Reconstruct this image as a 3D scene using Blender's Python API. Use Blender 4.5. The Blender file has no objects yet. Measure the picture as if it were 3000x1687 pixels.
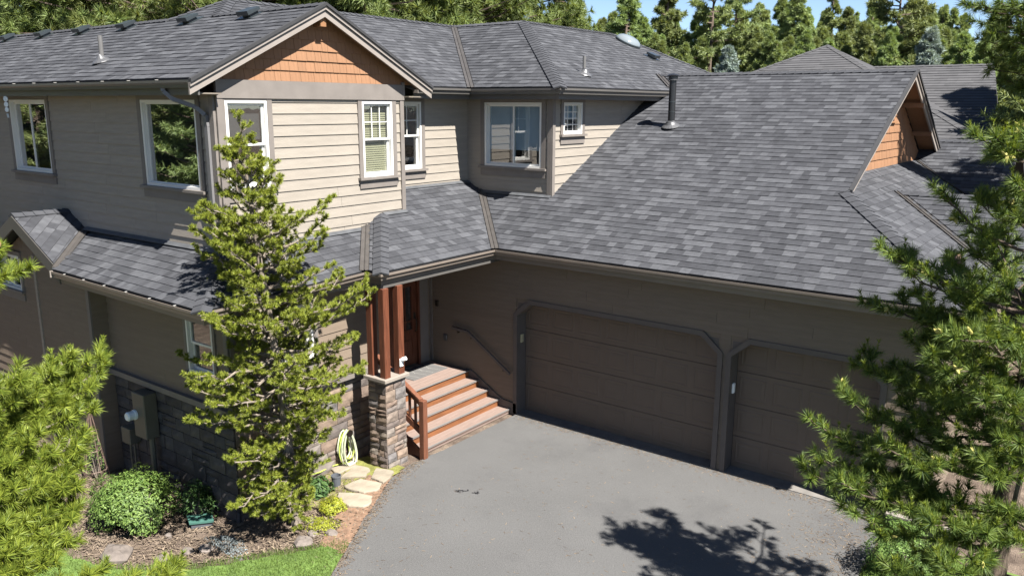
import bpy, bmesh, math, random
import numpy as np
from mathutils import Vector, Matrix

# ---------------------------------------------------------------- scene, camera, sky, sun
scene = bpy.context.scene
COL = scene.collection
random.seed(7)
RNG = np.random.RandomState(11)

CAM = Vector((11.078, -12.0, 5.808))
AX_R = Vector((0.80003, 0.59994, 0.00492))
AX_D = Vector((0.13434, -0.17114, -0.97605))
AX_F = Vector((-0.58473, 0.78153, -0.21751))
cam_data = bpy.data.cameras.new('camera')
cam_data.sensor_width = 36.0
cam_data.sensor_fit = 'HORIZONTAL'
cam_data.lens = 2390.08 / 3000.0 * 36.0
cam_data.clip_start = 0.1
cam_data.clip_end = 3000.0
cam = bpy.data.objects.new('camera', cam_data)
COL.objects.link(cam)
cam.matrix_world = Matrix(((AX_R.x, -AX_D.x, -AX_F.x, CAM.x),
                           (AX_R.y, -AX_D.y, -AX_F.y, CAM.y),
                           (AX_R.z, -AX_D.z, -AX_F.z, CAM.z),
                           (0, 0, 0, 1)))
scene.camera = cam

SUN = Vector((0.587, -0.106, 0.80)).normalized()
world = bpy.data.worlds.new('World')
scene.world = world
world.use_nodes = True
wn = world.node_tree
wn.nodes.clear()
sky = wn.nodes.new('ShaderNodeTexSky')
sky.sky_type = 'NISHITA'
sky.sun_disc = False
sky.sun_elevation = math.asin(SUN.z)
sky.sun_rotation = math.atan2(SUN.x, SUN.y)
sky.altitude = 1200.0
sky.air_density = 0.7
sky.dust_density = 0.15
bg = wn.nodes.new('ShaderNodeBackground')
bg.inputs['Strength'].default_value = 0.05
wo = wn.nodes.new('ShaderNodeOutputWorld')
wn.links.new(sky.outputs[0], bg.inputs['Color'])
wn.links.new(bg.outputs[0], wo.inputs['Surface'])

sun_data = bpy.data.lights.new('sun', 'SUN')
sun_data.energy = 5.0
sun_data.angle = math.radians(0.55)
sun_data.color = (1.0, 0.965, 0.905)
sun = bpy.data.objects.new('sun', sun_data)
COL.objects.link(sun)
sun.location = SUN * 60
sun.rotation_euler = SUN.to_track_quat('Z', 'Y').to_euler()

scene.view_settings.view_transform = 'Standard'
scene.view_settings.look = 'None'
scene.view_settings.gamma = 1.0
scene.view_settings.use_curve_mapping = False
scene.view_settings.exposure = 1.92
scene.cycles.max_bounces = 6
scene.cycles.diffuse_bounces = 3
scene.cycles.glossy_bounces = 3
scene.cycles.transparent_max_bounces = 6

# ---------------------------------------------------------------- materials
def nd(nt, kind, **kw):
    n = nt.nodes.new(kind)
    for k, v in kw.items():
        setattr(n, k, v)
    return n

def ramp(nt, stops):
    r = nt.nodes.new('ShaderNodeValToRGB')
    e = r.color_ramp.elements
    while len(e) > 1:
        e.remove(e[-1])
    e[0].position = stops[0][0]
    e[0].color = (*stops[0][1], 1)
    for p, c in stops[1:]:
        x = e.new(p)
        x.color = (*c, 1)
    return r

def material(name, base, rough=0.7, var=0.12, scale=6.0, stretch=(1, 1, 1), bump=0.0, bscale=60.0,
             spec=0.3, metal=0.0, attr=None, stops=None, objvar=0.0, detail=5.0, sheen=0.0):
    """plain painted / stained / mineral surface: two layers of noise over a base colour, fine bump"""
    m = bpy.data.materials.new(name)
    m.use_nodes = True
    nt = m.node_tree
    b = nt.nodes['Principled BSDF']
    b.inputs['Roughness'].default_value = rough
    b.inputs['Specular IOR Level'].default_value = spec
    b.inputs['Metallic'].default_value = metal
    tc = nd(nt, 'ShaderNodeTexCoord')
    mp = nd(nt, 'ShaderNodeMapping')
    mp.inputs['Scale'].default_value = stretch
    nt.links.new(tc.outputs['Object'], mp.inputs['Vector'])
    n1 = nd(nt, 'ShaderNodeTexNoise')
    n1.inputs['Scale'].default_value = scale
    n1.inputs['Detail'].default_value = detail
    nt.links.new(mp.outputs[0], n1.inputs['Vector'])
    if attr:
        at = nd(nt, 'ShaderNodeAttribute')
        at.attribute_name = attr
        rp = ramp(nt, stops)
        nt.links.new(at.outputs['Fac'], rp.inputs['Fac'])
        csock = rp.outputs['Color']
    else:
        rgb = nd(nt, 'ShaderNodeRGB')
        rgb.outputs[0].default_value = (*base, 1)
        csock = rgb.outputs[0]
    mr = nd(nt, 'ShaderNodeMapRange')
    mr.inputs['From Min'].default_value = 0.3
    mr.inputs['From Max'].default_value = 0.7
    mr.inputs['To Min'].default_value = 1 - var
    mr.inputs['To Max'].default_value = 1 + var
    nt.links.new(n1.outputs['Fac'], mr.inputs['Value'])
    vsock = mr.outputs[0]
    if objvar:
        oi = nd(nt, 'ShaderNodeObjectInfo')
        m2 = nd(nt, 'ShaderNodeMapRange')
        m2.inputs['To Min'].default_value = 1 - objvar
        m2.inputs['To Max'].default_value = 1 + objvar
        nt.links.new(oi.outputs['Random'], m2.inputs['Value'])
        mm = nd(nt, 'ShaderNodeMath', operation='MULTIPLY')
        nt.links.new(vsock, mm.inputs[0])
        nt.links.new(m2.outputs[0], mm.inputs[1])
        vsock = mm.outputs[0]
    mx = nd(nt, 'ShaderNodeVectorMath', operation='SCALE')
    nt.links.new(csock, mx.inputs[0])
    nt.links.new(vsock, mx.inputs['Scale'])
    nt.links.new(mx.outputs[0], b.inputs['Base Color'])
    if bump:
        n2 = nd(nt, 'ShaderNodeTexNoise')
        n2.inputs['Scale'].default_value = bscale
        n2.inputs['Detail'].default_value = 4
        nt.links.new(mp.outputs[0], n2.inputs['Vector'])
        bp = nd(nt, 'ShaderNodeBump')
        bp.inputs['Strength'].default_value = bump
        bp.inputs['Distance'].default_value = 0.01
        nt.links.new(n2.outputs['Fac'], bp.inputs['Height'])
        nt.links.new(bp.outputs[0], b.inputs['Normal'])
    return m

def leaf_material(name, dark, light, transl=0.35, rough=0.55, objvar=0.0):
    """foliage: colour varies leaf by leaf, part of the light passes through"""
    m = bpy.data.materials.new(name)
    m.use_nodes = True
    nt = m.node_tree
    nt.nodes.clear()
    out = nd(nt, 'ShaderNodeOutputMaterial')
    g = nd(nt, 'ShaderNodeNewGeometry')
    rp = ramp(nt, [(0.0, dark), (0.55, tuple((a + b) / 2 for a, b in zip(dark, light))), (1.0, light)])
    nt.links.new(g.outputs['Random Per Island'], rp.inputs['Fac'])
    c = rp.outputs['Color']
    if objvar:
        oi = nd(nt, 'ShaderNodeObjectInfo')
        hs = nd(nt, 'ShaderNodeHueSaturation')
        m1 = nd(nt, 'ShaderNodeMapRange')
        m1.inputs['To Min'].default_value = 1 - objvar
        m1.inputs['To Max'].default_value = 1 + objvar
        nt.links.new(oi.outputs['Random'], m1.inputs['Value'])
        nt.links.new(m1.outputs[0], hs.inputs['Value'])
        m2 = nd(nt, 'ShaderNodeMapRange')
        m2.inputs['To Min'].default_value = 0.497
        m2.inputs['To Max'].default_value = 0.528
        nt.links.new(oi.outputs['Random'], m2.inputs['Value'])
        nt.links.new(m2.outputs[0], hs.inputs['Hue'])
        nt.links.new(c, hs.inputs['Color'])
        c = hs.outputs['Color']
    d = nd(nt, 'ShaderNodeBsdfPrincipled')
    d.inputs['Roughness'].default_value = rough
    d.inputs['Specular IOR Level'].default_value = 0.35
    nt.links.new(c, d.inputs['Base Color'])
    t = nd(nt, 'ShaderNodeBsdfTranslucent')
    sc = nd(nt, 'ShaderNodeVectorMath', operation='MULTIPLY')
    sc.inputs[1].default_value = (1.25, 1.15, 0.6)
    nt.links.new(c, sc.inputs[0])
    nt.links.new(sc.outputs[0], t.inputs['Color'])
    mx = nd(nt, 'ShaderNodeMixShader')
    mx.inputs[0].default_value = transl
    nt.links.new(d.outputs[0], mx.inputs[1])
    nt.links.new(t.outputs[0], mx.inputs[2])
    nt.links.new(mx.outputs[0], out.inputs['Surface'])
    return m

def glass_material(name, tint=(0.8, 0.85, 0.85), ior=0.24):
    m = bpy.data.materials.new(name)
    m.use_nodes = True
    nt = m.node_tree
    nt.nodes.clear()
    out = nd(nt, 'ShaderNodeOutputMaterial')
    tr = nd(nt, 'ShaderNodeBsdfTransparent')
    tr.inputs['Color'].default_value = (*tint, 1)
    gl = nd(nt, 'ShaderNodeBsdfGlossy')
    gl.inputs['Roughness'].default_value = 0.015
    # reflectance from the viewing angle, the same from both sides of the pane
    lw = nd(nt, 'ShaderNodeLayerWeight')
    lw.inputs['Blend'].default_value = 0.5
    pw = nd(nt, 'ShaderNodeMath', operation='POWER')
    pw.inputs[1].default_value = 4.0
    nt.links.new(lw.outputs['Facing'], pw.inputs[0])
    fr = nd(nt, 'ShaderNodeMath', operation='MULTIPLY_ADD')
    fr.inputs[1].default_value = 0.8
    fr.inputs[2].default_value = ior
    nt.links.new(pw.outputs[0], fr.inputs[0])
    tc = nd(nt, 'ShaderNodeTexCoord')
    nz = nd(nt, 'ShaderNodeTexNoise')
    nz.inputs['Scale'].default_value = 2.2
    nt.links.new(tc.outputs['Object'], nz.inputs['Vector'])
    bp = nd(nt, 'ShaderNodeBump')
    bp.inputs['Strength'].default_value = 0.05
    bp.inputs['Distance'].default_value = 0.02
    nt.links.new(nz.outputs['Fac'], bp.inputs['Height'])
    nt.links.new(bp.outputs[0], gl.inputs['Normal'])
    mx = nd(nt, 'ShaderNodeMixShader')
    nt.links.new(fr.outputs[0], mx.inputs[0])
    nt.links.new(tr.outputs[0], mx.inputs[1])
    nt.links.new(gl.outputs[0], mx.inputs[2])
    nt.links.new(mx.outputs[0], out.inputs['Surface'])
    return m

TONES = [(0.0, (0.0275, 0.0282, 0.0318)), (0.35, (0.037, 0.038, 0.0425)), (0.65, (0.0475, 0.0487, 0.054)), (1.0, (0.063, 0.0645, 0.0705))]
M = {}
M['shingle'] = material('asphalt_shingle', None, rough=0.92, var=0.16, scale=9, bump=0.5, bscale=170, spec=0.2, attr='tone', stops=TONES)
M['shingle_far'] = material('asphalt_shingle_far', None, rough=0.92, var=0.1, scale=4, spec=0.2, attr='tone',
                            stops=[(0, (0.050, 0.0495, 0.052)), (1, (0.070, 0.069, 0.072))])
M['deck'] = material('roof_felt', (0.03, 0.03, 0.032), rough=0.95)
M['siding'] = material('painted_lap_siding', (0.222, 0.196, 0.165), rough=0.62, var=0.08, scale=4, stretch=(0.6, 0.6, 5), bump=0.25, bscale=30, objvar=0.03)
M['siding_shade'] = material('shade_toned_lap_siding', (0.142, 0.110, 0.083), rough=0.62, var=0.08, scale=4, stretch=(0.6, 0.6, 5), bump=0.25, bscale=30, objvar=0.03)  # siding paint of the lower walls with their shade mixed into the colour
M['trim'] = material('taupe_painted_trim', (0.1395, 0.1228, 0.1104), rough=0.6, var=0.09, scale=4, stretch=(1, 1, 1), bump=0.15, bscale=40)
M['fascia'] = material('light_taupe_bargeboard', (0.1953, 0.1705, 0.1519), rough=0.6, var=0.08, scale=3, bump=0.15, bscale=40)
M['shake'] = material('orange_painted_shakes', (0.195, 0.102, 0.054), rough=0.75, var=0.1, scale=5, stretch=(5, 5, 0.6), bump=0.3, bscale=30, objvar=0.06)
M['orange'] = material('orange_painted_beam', (0.20, 0.10, 0.047), rough=0.6, var=0.1, scale=5)
M['vinyl'] = material('white_vinyl', (0.56, 0.55, 0.52), rough=0.4, var=0.02, spec=0.4)
M['white'] = material('white_plastic', (0.75, 0.75, 0.74), rough=0.4, var=0.03)
M['gutter'] = material('brown_gutter_paint', (0.140, 0.116, 0.097), rough=0.38, var=0.06, scale=3, spec=0.5)
M['gutter_dark'] = material('bronze_gutter_paint', (0.0744, 0.0694, 0.0639), rough=0.36, var=0.06, scale=3, spec=0.5)
M['strap'] = material('bare_aluminium', (0.34, 0.33, 0.31), rough=0.45, var=0.05)
M['downspout'] = material('grey_downspout_paint', (0.1178, 0.1147, 0.1178), rough=0.4, var=0.04, spec=0.5)
M['valley'] = material('valley_metal', (0.0713, 0.0651, 0.0608), rough=0.45, var=0.14, scale=8, stretch=(1, 1, 1), metal=0.35)
M['flash'] = material('roof_flashing', (0.0806, 0.0837, 0.0899), rough=0.5, var=0.2, scale=7, metal=0.3)
M['soffit'] = material('soffit_paint', (0.1364, 0.1147, 0.0930), rough=0.7, var=0.05)
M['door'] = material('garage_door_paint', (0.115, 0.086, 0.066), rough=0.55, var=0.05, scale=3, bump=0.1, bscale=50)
M['garage_trim'] = material('garage_trim_paint', (0.094,0.079,0.071), rough=0.6, var=0.07)
M['wood'] = material('red_stained_wood', (0.092, 0.031, 0.016), rough=0.5, var=0.35, scale=5, stretch=(9, 9, 0.7), bump=0.2, bscale=25)
M['riser'] = material('orange_stained_riser', (0.150, 0.060, 0.025), rough=0.5, var=0.28, scale=4, stretch=(9, 0.8, 9), bump=0.15, bscale=25)
M['post'] = material('cedar_rail', (0.115, 0.046, 0.026), rough=0.5, var=0.3, scale=5, stretch=(9, 9, 0.8), bump=0.2, bscale=25)
M['tread'] = material('composite_tread', (0.170, 0.124, 0.104), rough=0.7, var=0.12, scale=5, stretch=(9, 0.7, 9), bump=0.2, bscale=40)
M['strip'] = material('grey_tread_strip', (0.13, 0.125, 0.12), rough=0.6, var=0.1)
M['asphalt'] = None
M['stone'] = material('ledge_stone', None, rough=0.85, var=0.28, scale=7, bump=0.9, bscale=22, attr='tone',
                      stops=[(0, (0.085, 0.072, 0.066)), (0.3, (0.125, 0.090, 0.070)), (0.55, (0.155, 0.115, 0.086)), (0.8, (0.10, 0.092, 0.090)), (1, (0.165, 0.135, 0.108))])
M['stone_shade'] = material('shade_toned_ledge_stone', None, rough=0.85, var=0.35, scale=7, bump=1.0, bscale=16, attr='tone',  # ledge stone darkened, the shade on the base wall is put into its tones
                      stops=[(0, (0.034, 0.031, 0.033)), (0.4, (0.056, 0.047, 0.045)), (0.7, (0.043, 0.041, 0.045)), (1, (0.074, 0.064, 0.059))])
M['mortar'] = material('mortar', (0.045, 0.041, 0.038), rough=0.95, var=0.2, scale=20)
M['capstone'] = material('cast_cap', (0.1860, 0.1612, 0.1364), rough=0.8, var=0.1)
M['concrete'] = material('concrete', (0.13, 0.12, 0.11), rough=0.85, var=0.18, scale=6, bump=0.3)
M['flag'] = material('sandstone_flag', (0.21, 0.18, 0.138), rough=0.85, var=0.16, scale=5, bump=0.7, bscale=18, objvar=0.12)
M['rock'] = material('field_rock', (0.125, 0.105, 0.092), rough=0.9, var=0.25, scale=9, bump=0.8, bscale=18, objvar=0.2)
M['black'] = material('black_stove_pipe', (0.012, 0.012, 0.013), rough=0.3, var=0.1, spec=0.5)
M['vent'] = material('dark_vent_metal', (0.035, 0.042, 0.045), rough=0.3, var=0.1, spec=0.6, metal=0.3)
M['galv'] = material('galvanised_steel', (0.085, 0.085, 0.088), rough=0.42, var=0.12, scale=20, metal=0.3)
M['pipe'] = material('grey_vent_pipe', (0.0992, 0.0961, 0.0930), rough=0.45, var=0.08, spec=0.5)
M['glass'] = glass_material('window_glass')
M['acrylic'] = material('skylight_acrylic_dome', (0.14, 0.16, 0.17), rough=0.12, var=0.05, spec=0.8)
M['glass_coated'] = glass_material('coated_window_glass', tint=(0.7, 0.76, 0.74), ior=0.56)
M['room'] = material('dark_room', (0.05, 0.05, 0.048), rough=0.9, var=0.2, scale=2)
M['blind'] = material('blind_slats', (0.3224, 0.2914, 0.1860), rough=0.6, var=0.03)
M['screen'] = material('insect_screen', (0.045, 0.047, 0.05), rough=0.8, var=0.05)
M['curtain'] = material('pale_blue_blind', (0.34, 0.42, 0.50), rough=0.8, var=0.05)
M['meter'] = material('utility_box_paint', (0.0930, 0.0837, 0.0651), rough=0.5, var=0.06)
M['meterglass'] = material('meter_cover', (0.55, 0.60, 0.62), rough=0.2, var=0.1, spec=0.6)
M['green_lid'] = material('green_valve_lid', (0.045, 0.11, 0.09), rough=0.5, var=0.1)
M['pot'] = material('dark_plastic_pot', (0.07, 0.075, 0.085), rough=0.5, var=0.1)
M['hose_white'] = material('white_hose', (0.36, 0.38, 0.27), rough=0.35, var=0.1, scale=40, spec=0.5)
M['hose'] = material('yellow_striped_hose', (0.28, 0.34, 0.07), rough=0.35, var=0.2, scale=40, spec=0.5)
M['mat'] = material('grey_doormat', (0.0868, 0.0837, 0.0806), rough=0.95, var=0.15, scale=60)
M['matline'] = material('doormat_pale_line', (0.1860, 0.1798, 0.1674), rough=0.95, var=0.1)
M['handle'] = material('bronze_hardware', (0.05, 0.04, 0.033), rough=0.35, var=0.1, metal=0.8)
M['wire'] = material('rusty_wire', (0.16, 0.11, 0.09), rough=0.6, var=0.2, metal=0.4)
M['bark_r'] = material('dark_pine_bark', (0.075, 0.055, 0.042), rough=0.95, var=0.45, scale=5, stretch=(6, 6, 1.2), bump=1.0, bscale=20)
M['bark_g'] = material('grey_pine_bark', (0.15, 0.125, 0.10), rough=0.95, var=0.3, scale=8, stretch=(3, 3, 1), bump=0.8, bscale=25)
M['bark_b'] = material('far_pine_bark', (0.10, 0.075, 0.058), rough=0.95, var=0.3, scale=4, bump=0.4)
M['needle_c'] = leaf_material('lodgepole_needles', (0.080, 0.115, 0.014), (0.290, 0.315, 0.040), 0.30)
M['needle_r'] = leaf_material('pine_needles_deep', (0.036, 0.074, 0.016), (0.165, 0.215, 0.038), 0.30)
M['needle_l'] = leaf_material('pine_needles_bright', (0.070, 0.110, 0.013), (0.235, 0.275, 0.036), 0.35)
M['needle_f'] = leaf_material('stand_pine_needles', (0.110, 0.145, 0.052), (0.285, 0.325, 0.120), 0.30, objvar=0.22)
M['needle_p'] = leaf_material('long_pine_needles', (0.085, 0.115, 0.030), (0.215, 0.240, 0.075), 0.35, objvar=0.12)
M['needle_b'] = leaf_material('blue_spruce_needles', (0.150, 0.200, 0.180), (0.330, 0.390, 0.360), 0.2)
M['cone'] = material('young_pine_cone', (0.30, 0.27, 0.075), rough=0.6, var=0.2, scale=40, objvar=0.1)
M['cone_tan'] = material('tan_pine_cone', (0.24, 0.165, 0.075), rough=0.6, var=0.2, scale=40)
M['cone_old'] = material('old_pine_cone', (0.26, 0.17, 0.12), rough=0.8, var=0.3, scale=40)
M['leaf_bush'] = leaf_material('round_bush_leaves', (0.050, 0.095, 0.018), (0.150, 0.220, 0.050), 0.25)
M['leaf_dark'] = leaf_material('dark_shrub_leaves', (0.0234, 0.0585, 0.0156), (0.0663, 0.1170, 0.0312), 0.25)
M['leaf_light'] = leaf_material('pale_shrub_leaves', (0.065, 0.125, 0.030), (0.165, 0.250, 0.060), 0.3)
M['leaf_yellow'] = leaf_material('golden_shrub_leaves', (0.1716, 0.2106, 0.0156), (0.3588, 0.3588, 0.0351), 0.3)
M['leaf_blue'] = leaf_material('blue_grey_cover_leaves', (0.0936, 0.1170, 0.1170), (0.2340, 0.2652, 0.2808), 0.2)
M['grass'] = leaf_material('lawn_blades', (0.0468, 0.0897, 0.0140), (0.1326, 0.1833, 0.0374), 0.35)

def asphalt_mat():
    m = material('worn_asphalt', (0.083, 0.0815, 0.080), rough=0.93, var=0.06, scale=0.9, bump=1.0, bscale=90, spec=0.25, detail=8)
    nt = m.node_tree
    b = nt.nodes['Principled BSDF']
    src = b.inputs['Base Color'].links[0].from_socket
    tc = [n for n in nt.nodes if n.type == 'TEX_COORD'][0]
    # aggregate speckle and pale grit
    v = nd(nt, 'ShaderNodeTexNoise')
    v.inputs['Scale'].default_value = 42
    v.inputs['Detail'].default_value = 6
    v.inputs['Roughness'].default_value = 0.8
    nt.links.new(tc.outputs['Object'], v.inputs['Vector'])
    mr = nd(nt, 'ShaderNodeMapRange')
    mr.inputs['From Min'].default_value = 0.35
    mr.inputs['From Max'].default_value = 0.7
    mr.inputs['To Min'].default_value = 0.85
    mr.inputs['To Max'].default_value = 1.16
    nt.links.new(v.outputs['Fac'], mr.inputs['Value'])
    s = nd(nt, 'ShaderNodeVectorMath', operation='SCALE')
    nt.links.new(src, s.inputs[0])
    nt.links.new(mr.outputs[0], s.inputs['Scale'])
    vo = nd(nt, 'ShaderNodeTexVoronoi')
    vo.inputs['Scale'].default_value = 9
    nt.links.new(tc.outputs['Object'], vo.inputs['Vector'])
    lt = nd(nt, 'ShaderNodeMath', operation='LESS_THAN')
    lt.inputs[1].default_value = 0.045
    nt.links.new(vo.outputs['Distance'], lt.inputs[0])
    mx = nd(nt, 'ShaderNodeMix', data_type='RGBA')
    nt.links.new(lt.outputs[0], mx.inputs['Factor'])
    nt.links.new(s.outputs[0], mx.inputs[6])
    mx.inputs[7].default_value = (0.15, 0.145, 0.135, 1)
    # dark seam-like stains
    n3 = nd(nt, 'ShaderNodeTexNoise')
    n3.inputs['Scale'].default_value = 0.55
    n3.inputs['Detail'].default_value = 9
    n3.inputs['Roughness'].default_value = 0.7
    nt.links.new(tc.outputs['Object'], n3.inputs['Vector'])
    r3 = ramp(nt, [(0.34, (0.84, 0.84, 0.85)), (0.48, (1, 1, 1)), (0.62, (1.0, 1.0, 1.0)), (0.75, (1.12, 1.12, 1.10))])
    nt.links.new(n3.outputs['Fac'], r3.inputs['Fac'])
    m2 = nd(nt, 'ShaderNodeVectorMath', operation='MULTIPLY')
    nt.links.new(mx.outputs[2], m2.inputs[0])
    nt.links.new(r3.outputs['Color'], m2.inputs[1])
    nt.links.new(m2.outputs[0], b.inputs['Base Color'])
    return m

def ground_mat():
    m = bpy.data.materials.new('bark_mulch_and_soil')
    m.use_nodes = True
    nt = m.node_tree
    b = nt.nodes['Principled BSDF']
    b.inputs['Roughness'].default_value = 0.95
    b.inputs['Specular IOR Level'].default_value = 0.15
    tc = nd(nt, 'ShaderNodeTexCoord')
    n1 = nd(nt, 'ShaderNodeTexNoise')
    n1.inputs['Scale'].default_value = 3.5
    n1.inputs['Detail'].default_value = 8
    n1.inputs['Roughness'].default_value = 0.65
    nt.links.new(tc.outputs['Object'], n1.inputs['Vector'])
    n2 = nd(nt, 'ShaderNodeTexNoise')
    n2.inputs['Scale'].default_value = 60
    n2.inputs['Detail'].default_value = 4
    nt.links.new(tc.outputs['Object'], n2.inputs['Vector'])
    r1 = ramp(nt, [(0.3, (0.045, 0.034, 0.027)), (0.5, (0.105, 0.082, 0.066)), (0.68, (0.165, 0.132, 0.104)), (0.8, (0.19, 0.16, 0.125))])
    r2 = ramp(nt, [(0.3, (0.6, 0.6, 0.6)), (0.7, (1.45, 1.4, 1.35))])
    nt.links.new(n1.outputs['Fac'], r1.inputs['Fac'])
    nt.links.new(n2.outputs['Fac'], r2.inputs['Fac'])
    mu = nd(nt, 'ShaderNodeVectorMath', operation='MULTIPLY')
    nt.links.new(r1.outputs['Color'], mu.inputs[0])
    nt.links.new(r2.outputs['Color'], mu.inputs[1])
    nt.links.new(mu.outputs[0], b.inputs['Base Color'])
    bp = nd(nt, 'ShaderNodeBump')
    bp.inputs['Strength'].default_value = 0.9
    bp.inputs['Distance'].default_value = 0.03
    nt.links.new(n2.outputs['Fac'], bp.inputs['Height'])
    nt.links.new(bp.outputs[0], b.inputs['Normal'])
    return m

M['asphalt'] = asphalt_mat()
M['ground'] = ground_mat()
M['lawn'] = material('lawn_turf', (0.085, 0.135, 0.03), rough=0.95, var=0.3, scale=5, bump=0.8, bscale=60)
M['moss'] = material('mossy_soil', (0.135, 0.135, 0.035), rough=0.95, var=0.4, scale=7, bump=0.8, bscale=50)
M['litter'] = material('red_needle_litter', (0.15, 0.092, 0.060), rough=0.95, var=0.35, scale=14, bump=0.8, bscale=70)

# ---------------------------------------------------------------- mesh helpers
AT = {}

def place(o, origin=None, parent=None, kind=None):
    """links o with its own origin at a world point; parents are never rotated or scaled"""
    COL.objects.link(o)
    w = Vector(origin) if origin is not None else Vector((0, 0, 0))
    o.location = w
    if parent is not None:
        o.parent = parent
        o.location = w - AT[parent.name]
    AT[o.name] = w
    if kind:
        o['kind'] = kind
    return o

def build(name, V, F, mat, parent=None, tone=None, kind=None, origin=None, smooth=False):
    """links ONE mesh object; origin (a world point) becomes the object's own origin"""
    me = bpy.data.meshes.new(name)
    if origin is not None:
        ox, oy, oz = origin
        V = [(x - ox, y - oy, z - oz) for x, y, z in V]
    me.from_pydata(V, [], F)
    if tone is not None:
        a = me.attributes.new('tone', 'FLOAT', 'FACE')
        a.data.foreach_set('value', tone)
    if smooth:
        me.polygons.foreach_set('use_smooth', [True] * len(me.polygons))
    if mat is not None:
        me.materials.append(mat)
    me.update()
    return place(bpy.data.objects.new(name, me), origin, parent, kind)

def np_build(name, V, F, mat, parent=None, origin=(0, 0, 0), kind=None):
    """fast path for needle / leaf clouds; V (n,3), F (m,3|4) numpy arrays"""
    me = bpy.data.meshes.new(name)
    V = np.asarray(V, dtype=np.float32) - np.asarray(origin, dtype=np.float32)
    k = F.shape[1]
    me.vertices.add(len(V))
    me.vertices.foreach_set('co', V.ravel())
    me.loops.add(F.size)
    me.loops.foreach_set('vertex_index', F.astype(np.int32).ravel())
    me.polygons.add(len(F))
    me.polygons.foreach_set('loop_start', np.arange(0, F.size, k, dtype=np.int32))
    me.polygons.foreach_set('loop_total', np.full(len(F), k, dtype=np.int32))
    me.materials.append(mat)
    me.update(calc_edges=True)
    return place(bpy.data.objects.new(name, me), origin, parent, kind)

def thing(name, loc, label, cat, group=None):
    o = place(bpy.data.objects.new(name, None), loc)
    o.empty_display_size = 0.2
    return tag(o, label, cat, group)

def tag(o, label, cat, group=None):
    o['label'] = label
    o['category'] = cat
    if group:
        o['group'] = group
    return o

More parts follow.
